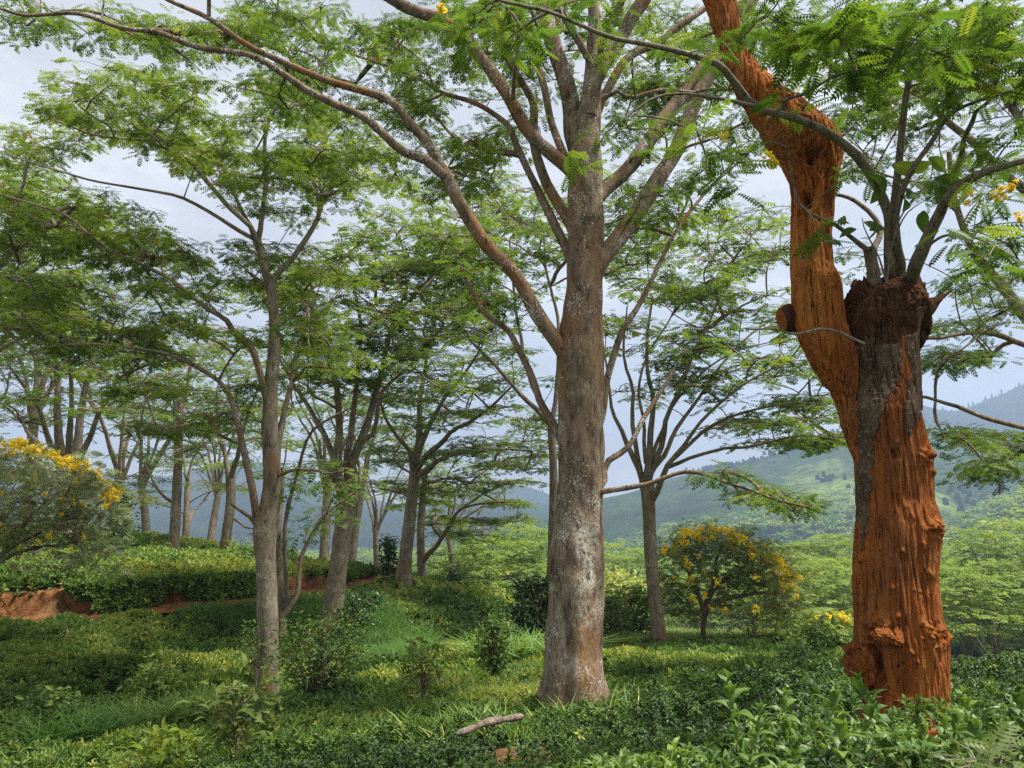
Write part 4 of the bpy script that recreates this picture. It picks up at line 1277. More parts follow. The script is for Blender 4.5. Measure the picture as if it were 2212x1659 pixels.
def right_tree():
    Y = 14.0
    gx = at(2500, 1400, Y)
    t = Tree('shade_tree', 'shade tree just outside the right edge, its crooked limbs reaching in behind the red trunk', 'tree', at(2500, 1520, Y))
    tr = Geo()
    t.limb(limbpts([(2500, 1560), (2500, 1480), (2480, 1250), (2450, 1000), (2420, 800), (2390, 640), (2370, 500)], Y), px([52, 48, 42, 38, 34, 28, 22], Y), 0, 24, .2, .08, tr, flare=.25)
    L = []

    def lb(pts, Y0, Y1, a, z, nf=.15):
        g = Geo()
        t.limb(limbpts(pts, Y0, Y1), px(a, Y), px(z, Y), 10, .2, .1, g, nodes_from=nf, power=.8, wob=.05)
        L.append(g)
    lb([(2420, 820), (2310, 760), (2212, 690), (2185, 650), (2150, 600), (2119, 562), (2085, 500), (2060, 430), (2050, 330)], Y, 14.5, 18, 6)
    lb([(2390, 640), (2300, 500), (2230, 430), (2169, 370), (2110, 310), (2044, 260), (1984, 200), (1940, 150), (1900, 60)], Y, 14, 14, 5)
    lb([(2425, 830), (2330, 790), (2212, 748), (2150, 722), (2084, 718), (2030, 728), (1975, 730)], Y, 13, 9, 3)
    lb([(2445, 980), (2350, 950), (2212, 923), (2119, 900), (2044, 866), (1985, 856)], Y, 13, 8, 3)
    lb([(2370, 520), (2300, 400), (2200, 250), (2100, 100), (2040, -20)], Y, 15, 14, 6)
    regs = [(2100, 945, 80, 20, 7), (2160, 1000, 60, 18, 5), (2120, 1018, 70, 8, 4), (2190, 960, 40, 25, 4), (2060, 760, 70, 25, 4), (2040, 790, 60, 15, 3), (2130, 780, 50, 15, 2), (2160, 560, 70, 50, 5), (2100, 620, 70, 30, 4), (2060, 690, 70, 25, 3),
            (1980, 250, 90, 60, 9), (2100, 350, 90, 60, 7), (2040, 150, 110, 60, 10), (1900, 120, 100, 60, 9), (1850, 330, 40, 50, 3), (2180, 250, 60, 60, 6), (1900, 200, 60, 40, 4), (2180, 660, 40, 40, 3), (2010, 400, 60, 50, 3), (2150, 60, 80, 60, 7), (1850, 560, 40, 30, 2), (2300, 300, 100, 150, 10), (1840, 250, 60, 60, 4)]
    pads = region_pads(regs, 14, 2.2)
    t.grow(pads, .011, .05, sides=5)
    cr = Geo()
    t.foliage(pads, .5, 7, 8, .2, FR_HERO, cr, tw_r=.005, tint0=.42, flat=.13, xz=.2)
    t.close(M_BARK, M_LEAF, tr, cr, L)


right_tree()


# ------------------------------------------------------------------ generic umbrella trees, local coordinates
def umbrella_geo(seed, H, fork, Rc, nl, npad, padR, fl, shape, nt, nf, lean=.04, zlow=.5, sides=7):
    global rng
    old = rng
    rng = np.random.default_rng(seed)
    t = Tree.__new__(Tree)
    t.P = np.empty((20000, 3)); t.par = np.full(20000, -1); t.fix = np.zeros(20000, bool); t.rad = np.zeros(20000); t.n = 0; t.tw = Geo()
    tr, cr = Geo(), Geo()
    r0 = H * .021
    top = np.array([rng.normal(0, lean * H), rng.normal(0, lean * H), H * fork])
    t.limb(np.array([[0, 0, -.6], [0, 0, 0], top * .5 + rng.normal(0, .1, 3), top]), np.array([r0 * 1.4, r0 * 1.2, r0, r0 * .85]), 0, sides + 3, H * .06, .06, tr, nodes_from=.9)
    a0 = rng.uniform(0, 6.28)
    for i in range(nl):
        a = a0 + i * 2 * np.pi / nl + rng.normal(0, .25)
        f = rng.uniform(.35, .75)
        e = np.array([math.cos(a) * Rc * f, math.sin(a) * Rc * f, H * rng.uniform(.78, .92)])
        s0 = top * rng.uniform(.8, 1.0)
        m = s0 + (e - s0) * .5 + np.array([-math.cos(a), -math.sin(a), 0]) * Rc * .08
        t.limb(np.array([s0, m, e]), r0 * .5, r0 * .12, sides, H * .06, .06, tr, nodes_from=.25, wob=.15)
    ang = rng.uniform(0, 2 * np.pi, npad)
    rho = np.sqrt(rng.uniform(0, 1, npad))
    lay = rng.choice([0, .12, .25, .4], npad, p=[.45, .25, .2, .1])
    z = H * (1 - .22 * rho ** 2 - lay * (1 - zlow) * 2 * .6) + rng.normal(0, .03 * H, npad)
    pads = np.stack([np.cos(ang) * rho * Rc * (1 + .15 * np.sin(3 * ang + seed)), np.sin(ang) * rho * Rc, z], -1)
    t.grow(pads, H * .0014, r0 * .4, sides=4, k=5)
    t.foliage(pads, padR, nt, nf, fl, shape, cr, tw_r=0, tint0=.5, flat=.07, xz=.13, tsp=.14, dome=.22)
    rng = old
    tr.V += t.tw.V
    tr.Q += [q + (tr.n) for q in t.tw.Q]
    tr.T += t.tw.T
    tr.n += t.tw.n
    return tr, cr


def tree_variant(args, bark, leaf):
    tr, cr = umbrella_geo(*args)
    a = make_mesh('trunk', np.concatenate(tr.V), np.concatenate(tr.Q), bark, None, True)
    c = make_mesh('crown', np.concatenate(cr.V), np.concatenate(cr.Q), leaf, np.concatenate(cr.T))
    return a, c


def place(var, name, label, cat, loc, sc, rz, group=None):
    r = thing(name, label, cat, loc, group)
    r.scale = (sc, sc, sc * rng.uniform(.92, 1.1))
    r.rotation_euler = (0, 0, rz)
    for nm, me in zip(('trunk', 'crown'), var):
        o = bpy.data.objects.new(nm, me)
        COL.objects.link(o)
        o.parent = r
    return r


BACK = [tree_variant((101 + i, 16, [.42, .5, .36][i], [6.5, 5.5, 7][i], 6, 75, 1.35, .42, FR_MID, 7, 5, .03, .45), M_BARKL, M_LEAF) for i in range(3)]
for i, (u, v, Y, s, lab) in enumerate([
        (700, 1222, 56, 1.0, 'pale shade tree far back between the leaning pale trunk and the slim stems'),
        (757, 1226, 58, .95, 'pale shade tree far back just right of the leaning pale trunk'),
        (240, 1165, 60, 1.05, 'distant shade tree on the left hilltop right behind the yellow-flowered bush'),
        (320, 1165, 68, 1.0, 'distant shade tree on the left hill, left of the trunk with two high arms'),
        (60, 1150, 55, 1.1, 'distant shade tree at the far left, behind the flowers'),
        (820, 1240, 70, .9, 'distant shade tree left of the straight grey trunk on the crest'),
        (452, 1180, 70, .9, 'distant shade tree between the two hilltop trunks'),
        (985, 1262, 72, .8, 'distant pale twin-trunked tree right of the low arching limb'),
        (-120, 1170, 46, 1.05, 'shade tree at the left margin beyond the path')]):
    P = at(u, v, Y)
    P[2] = ground(P[:1], P[1:2])[0] if Y < 60 else P[2] - 1.0
    place(BACK[i % 3], 'shade_tree', lab, 'tree', P, s, rng.uniform(0, 6.28), 'shade trees far back on the left')

VAL = [tree_variant((201 + i, [11, 9.5, 10.5, 12][i], .34, [6.2, 5.6, 6.8, 6][i], 6, [105, 90, 115, 100][i], 1.45, .42, FR_FAR, 9, 5, .03, .35, 5), M_BARKL, M_VALLEY) for i in range(4)]


def valley_trees():
    n = 0
    pts = []
    def ok(x, y, d):
        return all((x - a) ** 2 + (y - b) ** 2 > d * d for a, b in pts)
    # (u range, Y range, count, label)
    sets = [((1740, 1850), (62, 130), 12, 'light green flat-topped tree below the terrace, between the round flowering tree and the red trunk'),
            ((2020, 2330), (55, 130), 24, 'light green flat-topped tree in the sunlit valley right of the red trunk'),
            ((1580, 1745), (85, 140), 6, 'flat-topped tree rising behind the round yellow-flowered tree'),
            ((1290, 1420), (95, 170), 9, 'small flat-topped tree far below, between the middle trunk and the grey fan-limbed tree'),
            ((930, 1180), (75, 160), 14, 'green spreading tree in the valley beyond the tea crest, left of the middle trunk'),
            ((500, 860), (95, 190), 12, 'small far tree showing between the trunks on the left'),
            ((1420, 1600), (105, 190), 8, 'far flat-topped tree seen past the grey fan-limbed trunk'),
            ((1700, 2330), (130, 230), 34, 'far flat-topped tree in the wooded valley on the right'),
            ((1200, 1700), (180, 260), 22, 'tiny flat-topped tree on the valley floor under the hillside')]
    for (u0, u1), (y0, y1), cnt, lab in sets:
        k = tries = 0
        while k < cnt and tries < 900:
            tries += 1
            y = math.sqrt(rng.uniform(y0 ** 2, y1 ** 2))
            x = (rng.uniform(u0, u1) - CU) / (FP * CT) * y
            if not ok(x, y, 8.5 if y < 130 else 7):
                continue
            pts.append((x, y))
            z = float(valley_z(np.array([x]), np.array([y]))[0]) - .3
            s = rng.uniform(.95, 1.35) * (1.0 if y < 130 else .85)
            place(VAL[n % 4], 'valley_tree', lab, 'tree', (x, y, z), s, rng.uniform(0, 6.28), lab.replace('tree ', 'trees ', 1))
            n += 1
            k += 1


valley_trees()


def forests():
    """The wood beyond: umbrella crowns too many and too small to count."""
    T, TQ = rhomb(.8)
    G = Geo()
    n = 5200
    y = np.sqrt(rng.uniform(215 ** 2, 760 ** 2, n))
    u = rng.uniform(-500, 2700, n)
    x = (u - CU) / (FP * CT) * y
    z = valley_z(x, y)
    # heights of the right hillside where it stands above the floor
    us, Yrr, V = HR
    def on_hill(x, y, H):
        us, Yrr, V = H
        uu = CU + FP * CT * x / y
        i = np.clip(((uu - us[0]) / (us[-1] - us[0]) * (len(us) - 1)).astype(int), 0, len(us) - 1)
        out = np.full(len(x), -999.)
        for k in range(len(x)):
            if us[0] < uu[k] < us[-1]:
                out[k] = np.interp(y[k], V[i[k], :, 1], V[i[k], :, 2], left=-999, right=-999)
        return out
    z = np.maximum(z, on_hill(x, y, HR))
    keep = n2(x, y, .011, 3, 4) > -.35
    x, y, z = x[keep], y[keep], z[keep]
    n = len(x)
    R = rng.uniform(3.2, 6.0, n)
    H = rng.uniform(7, 11, n)
    k = 26
    a = rng.uniform(0, 2 * np.pi, (n, k))
    r = np.sqrt(rng.uniform(0, 1, (n, k))) * R[:, None]
    P = np.stack([x[:, None] + r * np.cos(a), y[:, None] + r * np.sin(a), z[:, None] + H[:, None] * (1 - .22 * (r / R[:, None]) ** 2) - rng.choice([0, 1.2, 2.6, 4.5], (n, k), p=[.5, .25, .15, .1])], -1).reshape(-1, 3)
    m = len(P)
    b = rng.uniform(0, 2 * np.pi, m)
    V, Q = inst(T, TQ, P, np.stack([np.cos(b), np.sin(b), rng.normal(0, .15, m)], -1), np.stack([rng.normal(0, .3, m), rng.normal(0, .3, m), np.ones(m)], -1), np.repeat(R, k) * rng.uniform(.35, .7, m))
    G.add(V, Q, np.repeat(np.clip(np.repeat(rng.normal(.45, .2, n), k) + rng.normal(0, .1, m), 0, 1), 4))
    G.build('forest', M_VALLEY, kind='stuff')
    # dark conifers along the hillside and its ridge
    G = Geo()
    us, Yrr, V = HR
    sel = rng.integers(60, 250, 2600)
    row = np.where(rng.uniform(0, 1, 2600) < .35, rng.integers(85, 90, 2600), rng.integers(25, 90, 2600))
    B = V[sel, row] + np.c_[rng.normal(0, 9, 2600), rng.normal(0, 9, 2600), np.zeros(2600) - 1.5]
    kp = n2(B[:, 0], B[:, 1], .008, 3, 8) > .02 - .12 * (row > 84)
    B = B[kp]
    B2 = np.vstack([HRR[2][rng.integers(60, 260, 420), rng.integers(80, 90, 420)], HF[2][rng.integers(0, 300, 500), rng.integers(80, 90, 500)]])
    B = np.vstack([B, B2 + np.c_[rng.normal(0, 8, len(B2)), rng.normal(0, 8, len(B2)), np.zeros(len(B2)) - 1]])
    for j in range(4):
        a = rng.uniform(0, 6.28, len(B))
        h = rng.uniform(4, 9.5, len(B)) * (1 + (B[:, 1] > 1500) * .5)
        w = rng.uniform(3.5, 7, len(B))
        d = np.stack([np.cos(a), np.sin(a), 0 * a], -1)
        up = np.stack([0 * a, 0 * a, h], -1)
        Vq = np.stack([B + up * .12 - d * w[:, None] * .5, B + up * .12 + d * w[:, None] * .5, B + up * .7 + d * w[:, None] * .42, B + up * .95 - d * w[:, None] * .15], 1)
        G.add(Vq, np.arange(len(B) * 4).reshape(-1, 4), .15)
    G.build('conifer_forest', M_DARKLEAF, kind='stuff')


forests()


# ------------------------------------------------------------------ flowering bushes, shrubs, saplings
def dome_bush(name, label, cat, base, stems, regs, Y, dY, leafR, fl, mat, bark, nt=6, nf=6, tint0=.5, flowers=(), fsize=.13, shape=None, r0=.05, rt=.008, group=None):
    t = Tree(name, label, cat, base, group)
    tr = Geo()
    for s in stems:
        t.limb(limbpts(s, Y, Y + rng.uniform(-.1, .1) * dY), r0, r0 * .35, 9, .15, .1, tr, nodes_from=.25, wob=.05)
    pads = region_pads(regs, Y, dY)
    t.grow(pads, rt, r0 * .6, sides=5)
    cr = Geo()
    t.foliage(pads, leafR, nt, nf, fl, shape or FR_BUSH, cr, flat=.45, tw_r=.006, tint0=tint0, dome=.5, tsp=.4)
    t.close(bark, mat, tr, cr)
    if len(flowers):
        ros = rosette(leaf_blade(3, .8, .1, .3), 7, 15, 95, .3, 4)
        G = Geo()
        for (u, v, dy, s) in flowers:
            k = 9
            C = at(u, v, Y + dy) + rng.normal(0, s * .3, (k, 3)) * [1, 1, 1.2]
            V, Q = inst(*ros, C, unit(rng.normal(0, 1, (k, 3))), unit(rng.normal(0, .6, (k, 3)) + [0, 0, 1]), s * rng.uniform(.3, .5, k))
            G.add(V, Q, np.repeat(np.clip(rng.normal(.5, .25, k), 0, 1), len(ros[0])))
        o = G.build('blossom', M_FLOWER, t.root, t.base)
        o['kind'] = 'stuff'
    return t


def scatter_edge(pts, n, su, sv, dy0, dy1, s0, s1):
    pts = np.array(pts, float)
    t = np.sort(rng.uniform(0, 1, n))
    u = np.interp(t, np.linspace(0, 1, len(pts)), pts[:, 0]) + rng.normal(0, su, n)
    v = np.interp(t, np.linspace(0, 1, len(pts)), pts[:, 1]) + np.abs(rng.normal(0, sv, n))
    return list(zip(u, v, rng.uniform(dy0, dy1, n), rng.uniform(s0, s1, n)))


dome_bush('flowering_shrub', 'large yellow-flowered shrub with greyish leaves on the hillside at the left edge', 'shrub', at(20, 1225, 22),
          [[(-20, 1230), (10, 1190), (40, 1150), (90, 1090), (120, 1040)], [(-20, 1230), (20, 1185), (80, 1150), (150, 1120), (200, 1100)], [(-25, 1235), (-30, 1150), (-20, 1060), (0, 990)], [(-15, 1225), (40, 1190), (110, 1180), (180, 1170)]],
          [(20, 985, 70, 25, 7), (100, 1010, 70, 25, 7), (170, 1050, 60, 28, 8), (205, 1095, 40, 30, 6), (60, 1050, 90, 35, 10), (120, 1100, 90, 30, 9), (20, 1110, 60, 30, 6), (180, 1150, 60, 28, 6), (70, 1150, 80, 20, 5), (-60, 1050, 60, 80, 14), (30, 1180, 60, 15, 3), (200, 1185, 40, 10, 3)],
          22, 1.9, .62, .28, M_BUSHLEAF, M_BARKD, 6, 5, .66,
          scatter_edge([(-60, 965), (0, 950), (40, 952), (80, 965), (130, 985), (165, 1000), (200, 1020), (240, 1050), (252, 1080)], 120, 12, 12, -1.6, .6, .09, .17) +
          [(rng.uniform(-20, 240), rng.uniform(1010, 1190), rng.uniform(-1.9, -.8), rng.uniform(.07, .12)) for _ in range(30)], r0=.07)
dome_bush('flowering_tree', 'round yellow-flowered tree on the terrace between the grey fan-limbed tree and the red trunk', 'tree', at(1518, 1390, 28),
          [[(1518, 1392), (1520, 1350), (1524, 1310), (1540, 1280), (1580, 1240), (1630, 1210)], [(1522, 1330), (1510, 1290), (1490, 1240), (1480, 1200)], [(1524, 1310), (1540, 1260), (1550, 1200), (1560, 1170)], [(1524, 1315), (1580, 1290), (1640, 1280), (1690, 1280)]],
          [(1530, 1165, 60, 20, 9), (1590, 1175, 60, 25, 10), (1640, 1210, 60, 30, 12), (1690, 1260, 45, 35, 10), (1550, 1220, 80, 40, 9), (1480, 1190, 45, 30, 8), (1470, 1250, 50, 35, 8), (1620, 1270, 80, 35, 9), (1560, 1290, 60, 25, 4), (1670, 1315, 55, 15, 5), (1460, 1300, 40, 30, 5), (1710, 1300, 30, 25, 5)],
          28, 2.1, .62, .28, M_OLIVE, M_BARKD, 6, 5, .6,
          scatter_edge([(1440, 1190), (1480, 1150), (1520, 1138), (1570, 1143), (1620, 1165), (1660, 1195), (1700, 1230), (1725, 1255)], 130, 9, 14, -2.0, .6, .11, .20) +
          [(rng.uniform(1450, 1730), rng.uniform(1180, 1320), rng.uniform(-2.4, -1.5), rng.uniform(.11, .18)) for _ in range(20)], r0=.10)
dome_bush('flowering_shrub', 'low pale yellow-flowered shrub at the terrace edge left of the red trunk', 'shrub', at(1785, 1392, 25),
          [[(1785, 1392), (1780, 1370), (1765, 1350)], [(1785, 1392), (1800, 1365), (1815, 1350)]],
          [(1760, 1350, 40, 14, 8), (1800, 1345, 40, 14, 8), (1780, 1368, 50, 14, 8)], 25, 1.0, .42, .26, M_VALLEY, M_BARKD, 6, 6, .6,
          scatter_edge([(1740, 1338), (1780, 1330), (1820, 1328), (1845, 1350)], 26, 5, 8, -.9, .4, .10, .17), r0=.03)


def shrub(name, label, u, v, Y, w, h, mat, tint0=.5, nclump=26, leaf=.12, stem=True, shape='round', group=None, dens=16, lw=.42, tilt=.8, lowfrac=.15):
    """A leafy shrub or sapling w x h survey units, standing at (u, v, Y)."""
    W, H = px(w, Y) / 2, px(h, Y)
    base = at(u, v, Y)
    t = thing(name, label, 'sapling' if name == 'sapling' else 'shrub', base, group)
    g = Geo()
    n = nclump
    zz = rng.uniform(lowfrac, 1, n)
    prof = {'round': np.sqrt(np.clip(1 - ((zz - .55) / .5) ** 2, .05, 1)), 'cone': 1.05 - zz * .9, 'top': np.clip(.35 + zz * .8, 0, 1) * np.where(zz > .9, .7, 1)}[shape]
    a = rng.uniform(0, 2 * np.pi, n)
    rr = np.sqrt(rng.uniform(.1, 1, n)) * prof * W
    C = np.stack([rr * np.cos(a), rr * np.sin(a), zz * H], -1)
    s0 = np.stack([0 * a + rng.normal(0, W * .06, n), rng.normal(0, W * .06, n), np.maximum(-.1, zz * H - rr * 1.1 - .1 * H)], -1)
    mid = (s0 + C) / 2 + np.stack([0 * a, 0 * a, .08 * H + 0 * a], -1)
    rb = max(.006, .012 * H)
    V, Q = tubes(np.stack([s0, mid, C], 1), np.broadcast_to(np.array([rb, rb * .7, rb * .3]), (n, 3)), 4)
    g.add(V, Q)
    V, Q = tubes(np.array([[[0, 0, -.3], [rng.normal(0, .03), 0, H * .4], [rng.normal(0, .06), 0, H * .93]]]), np.array([[rb * 2, rb * 1.5, rb * .5]]), 6)
    g.add(V, Q)
    g.build('stem', M_BARKD, t, (0, 0, 0), True)
    m = n * dens
    Lc = np.repeat(C, dens, 0) + rng.normal(0, max(W * .16, leaf * .8), (m, 3)) * [1, 1, .7]
    X = rng.normal(0, 1, (m, 3)) * [1, 1, .5] + .5 * unit(Lc - [0, 0, H * .4]) + [0, 0, -.1]
    Nn = rng.normal(0, tilt * .6, (m, 3)) + [0, 0, 1] + .4 * unit(Lc * [1, 1, 0] + 1e-6)
    LB = leaf_blade(4, lw, .2, .25)
    V, Q = inst(*LB, Lc, X, Nn, leaf * rng.uniform(.65, 1.25, m))
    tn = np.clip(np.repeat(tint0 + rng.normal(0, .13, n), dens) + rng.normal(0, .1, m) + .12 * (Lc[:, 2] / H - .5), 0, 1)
    Geo().add(V, Q, np.repeat(tn, len(LB[0]))).build('foliage', mat, t)
    return t


shrub('small_tree', 'small dark round-crowned tree in the hollow left of the middle trunk', 1160, 1400, 24, 95, 135, M_DARKLEAF, .35, 60, .2, dens=26, lowfrac=.3)['category'] = 'tree'
shrub('sapling', 'bushy upright sapling in the hollow left of the middle trunk foot', 1066, 1465, 16, 70, 115, M_TEA, .5, 44, .12, shape='top', dens=20)
shrub('sapling', 'open large-leaved sapling above the tea in front of the grassy mound', 915, 1490, 13, 95, 95, M_OLIVE, .5, 24, .15, shape='top', dens=9, lw=.35)
shrub('sapling', 'drooping grey-leaved sapling in the near tea left of the fallen log', 510, 1625, 8.5, 120, 130, M_OLIVE, .45, 24, .15, shape='top', dens=8, lw=.35)
shrub('shrub', 'dark leafy shrub growing against the right side of the forked trunk', 690, 1500, 15.4, 190, 150, M_TEA, .4, 80, .11, dens=22)
shrub('shrub', 'weedy shrub wrapped around the front of the forked trunk', 555, 1440, 15.9, 80, 90, M_TEA, .4, 18, .10, dens=10)
shrub('shrub', 'small conical shrub on the crest beside the straight grey trunk', 838, 1245, 37, 40, 75, M_DARKLEAF, .5, 34, .25, shape='cone', dens=16)
shrub('shrub', 'dark little shrub on the green grassy mound', 758, 1362, 24.5, 60, 62, M_DARKLEAF, .45, 26, .17, dens=14)
shrub('shrub', 'second dark shrub high on the grassy mound, right of the leaning trunk', 792, 1330, 26, 50, 40, M_DARKLEAF, .45, 18, .18, dens=14)
shrub('shrub', 'low dark shrub on the tea crest right of the low arching limb', 975, 1256, 42, 50, 30, M_DARKLEAF, .5, 18, .25, dens=14)
shrub('shrub', 'bright-topped bush in the weeds, upper of two in the left hollow', 305, 1410, 18.5, 52, 58, M_TEA, .72, 22, .15, dens=14)
shrub('shrub', 'wide bright-topped bush in the weeds, lower of two in the left hollow', 330, 1510, 14.5, 85, 75, M_TEA, .75, 30, .13, dens=14)
shrub('shrub', 'leafy light green weed plant at the bottom left', 340, 1680, 8.6, 120, 75, M_SENNA, .75, 16, .16, dens=9, lw=.35)
shrub('shrub', 'dark weed bush beside the tall grass clump at lower left', 110, 1560, 12.5, 80, 60, M_TEA, .35, 24, .12, dens=14)
shrub('shrub', 'rounded bright green shrub behind the grey fan-limbed trunk', 1360, 1380, 29, 110, 100, M_VALLEY, .25, 60, .22, dens=18)
shrub('shrub', 'brownish olive shrub beside the right flank of the middle trunk', 1325, 1400, 26.5, 75, 95, M_OLIVE, .4, 50, .18, dens=18)
shrub('shrub', 'dark big-leaved shrub at the terrace edge left of the red trunk', 1755, 1418, 16, 80, 62, M_TEA, .45, 26, .15, dens=12)
shrub('shrub', 'low dark tea bush standing higher than the rest on the terrace', 1718, 1440, 14.5, 55, 42, M_TEA, .3, 20, .11, dens=14)
shrub('shrub', 'slim twiggy shrub right of the flowering tree trunk', 1625, 1385, 26, 60, 75, M_VALLEY, .5, 18, .15, dens=8)
shrub('shrub', 'ochre-leaved bush far behind between the middle trunk and the fan-limbed tree', 1340, 1310, 46, 110, 70, M_GRASS, .93, 40, .35, dens=14)
shrub('shrub', 'grey-green feathery shrub rising right of the left hilltop shrubbery', 255, 1185, 34, 70, 110, M_DARKLEAF, .5, 40, .25, shape='cone', dens=14)
shrub('shrub', 'dense green shrub on the near left hillside above the red earth bank', 120, 1262, 27.5, 210, 75, M_TEA, .5, 70, .16, dens=16)
shrub('shrub', 'rounded green shrub right of the earth bank foot on the left hill', 520, 1225, 38, 70, 55, M_TEA, .45, 34, .2, dens=14)


for i in range(16):
    u_, v_ = rng.uniform(150, 640), rng.uniform(1195, 1258)
    Y_ = float(np.interp(v_, [1190, 1260], [42, 30]))
    w_ = rng.uniform(45, 85) * 32 / Y_
    shrub('tea_bush', 'rounded tea bush swelling out of the tea on the left hillside above the red bank', u_, v_ + 8, Y_, w_, w_ * .62, M_TEA, rng.uniform(.3, .62), 26, .17, dens=14, group='rounded tea bushes on the left hillside', lowfrac=.05)


def log():
    P = at(np.array([985., 1010., 1050., 1090., 1130.]), np.array([1582., 1574., 1563., 1550., 1543.]), np.array([7.2, 7.3, 7.6, 7.9, 8.1]))
    P[:, 2] -= .015
    P[2, 2] += .02
    Pc, t = catmull(P, .03)
    V, Q = tubes(Pc[None], np.interp(t, [0, .1, .5, .95, 1], [.008, .022, .031, .034, .012])[None], 20, .45, None, 9)
    o = Geo().add(V, Q).build('fallen_log', M_LOG, smooth=True)
    o['label'] = 'short whitish fallen log lying on bare soil in front of the middle trunk'
    o['category'] = 'log'


log()


# ------------------------------------------------------------------ tea, weeds and grass
def wedge(n, y0, y1, dens_pow):
    """Random points in the field the photograph can see, a little wider than its frame."""
    q = rng.uniform(0, 1, n)
    y = (y0 ** (2 - dens_pow) + q * (y1 ** (2 - dens_pow) - y0 ** (2 - dens_pow))) ** (1 / (2 - dens_pow)) if dens_pow != 2 else y0 * (y1 / y0) ** q
    x = rng.uniform(-1, 1, n) * (.74 * y + 1.6)
    return x, y


def normals(f, x, y, e=.08):
    return unit(np.stack([f(x - e, y) - f(x + e, y), f(x, y - e) - f(x, y + e), 2 * e + 0 * x], -1))


def tea_layer(name, n, y0, y1, pw, tpls, s0, s1, tiltj, depth, zone_weed=True):
    x, y = wedge(n, y0, y1, pw)
    keep = (~bare_zone(x, y)) & (grass_zone(x, y) == 0)
    # thinner where the rows part
    keep &= rng.uniform(0, 1, n) < .25 + .9 * mound(x, y)
    x, y = x[keep], y[keep]
    z = tea_top(x, y)
    k = len(x)
    nr = normals(lambda a, b: .42 * mound(a, b), x, y)
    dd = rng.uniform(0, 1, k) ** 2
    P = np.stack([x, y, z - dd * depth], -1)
    Nn = unit(nr + rng.normal(0, tiltj, (k, 3)) + [0, 0, .2])
    X = rng.normal(0, 1, (k, 3))
    weed = .55 * smooth01((y - 13.5) / 2) * smooth01((23 - y) / 3) * (x > 1.5) + smooth01((n2(x, y, .22, 3, 2) + .22 - .5 * (x > 1.0) + .35 * (x < -4)) * 2.2)
    dark = n2(x, y, .35, 2, 11)
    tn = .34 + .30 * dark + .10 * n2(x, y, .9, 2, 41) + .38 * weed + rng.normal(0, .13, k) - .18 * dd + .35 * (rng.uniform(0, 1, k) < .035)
    G = Geo()
    w = rng.integers(0, len(tpls), k)
    for i, (T, TQ) in enumerate(tpls):
        m = w == i
        # rosette templates have z as their axis
        Z = Nn[m]
        Xv = unit(np.cross(np.cross(Z, X[m]), Z))
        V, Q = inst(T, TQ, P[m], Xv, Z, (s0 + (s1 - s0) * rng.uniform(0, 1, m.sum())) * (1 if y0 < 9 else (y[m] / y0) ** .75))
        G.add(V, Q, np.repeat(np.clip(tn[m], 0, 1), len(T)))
    G.build(name, M_TEA, kind='stuff')


NEAR = [rosette(leaf_blade(5, .40, .22, .3), 8, 18, 82, .55, 60 + i, .55, 1.0) for i in range(3)]
MIDT = [rosette(rhomb(.42), 7, 15, 80, .5, 70 + i, .6, 1.0) for i in range(3)]
FART = [rosette(rhomb(.6), 5, 20, 75, .4, 80 + i, .7, 1.0) for i in range(3)]
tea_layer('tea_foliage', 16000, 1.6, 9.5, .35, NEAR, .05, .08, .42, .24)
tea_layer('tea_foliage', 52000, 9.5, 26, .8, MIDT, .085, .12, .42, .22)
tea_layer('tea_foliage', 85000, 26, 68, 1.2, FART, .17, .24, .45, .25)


def blade(n=4, w=.035, bend=.5):
    x = np.linspace(0, 1, n)
    V, Q = [], []
    for i, t in enumerate(x):
        ww = w * (1 - t * .92)
        V += [[bend * t ** 2, ww / 2, t * (1 - .25 * bend * t)], [bend * t ** 2, -ww / 2, t * (1 - .25 * bend * t)]]
        if i:
            a = 2 * i - 2
            Q.append([a, a + 1, a + 3, a + 2])
    return np.array(V), np.array(Q)


def grass_patch(x, y, z, hgt, tint, w=.05, bend=.6, jit=.25):
    n = len(x)
    G = Geo()
    pk = rng.integers(0, 3, n)
    for i, b in enumerate((bend * .6, bend, bend * 1.5)):
        m = pk == i
        k = m.sum()
        a = rng.uniform(0, 2 * np.pi, k)
        T, TQ = blade(4, w, b)
        V, Q = inst(T, TQ, np.stack([x[m], y[m], z[m]], -1), np.stack([np.cos(a), np.sin(a), 0 * a], -1), np.stack([rng.normal(0, jit, k), rng.normal(0, jit, k), np.ones(k)], -1), hgt[m])
        G.add(V, Q, np.repeat(np.clip(tint[m], 0, 1), len(T)))
    return G


x, y = wedge(360000, 18, 42, .6)
gz = grass_zone(x, y)
ok = (gz > 0) & ~bare_zone(x, y)
x, y, gz = x[ok], y[ok], gz[ok]
h = np.where(gz == 1, .36, .42) * rng.uniform(.5, 1.3, len(x)) * (1 + .5 * n2(x, y, .8, 2, 1))
tn = np.where(gz == 1, .18 + .12 * n2(x, y, .7, 2, 3), .74 + .2 * n2(x, y, .3, 2, 3)) + rng.normal(0, .10, len(x))
grass_patch(x, y, ground(x, y) - .1 + .1 * n2(x, y, .6, 2), h, tn, .06, .9, .35).build('grass', M_GRASS, kind='stuff')
# bright weeds and grass among the tea of the hollow
x, y = wedge(90000, 9, 27, .6)
wd = n2(x, y, .3, 3, 21)
ok = (wd > .22) & (x < 1.5) & ~bare_zone(x, y) & (grass_zone(x, y) == 0) & (rng.uniform(0, 1, len(x)) < np.clip((wd - .2) * 3.5, 0, 1))
x, y = x[ok], y[ok]
grass_patch(x, y, tea_top(x, y) - .12, .30 * rng.uniform(.5, 1.3, len(x)), .66 + rng.normal(0, .13, len(x)), .07, .9, .4).build('weeds', M_GRASS, kind='stuff')


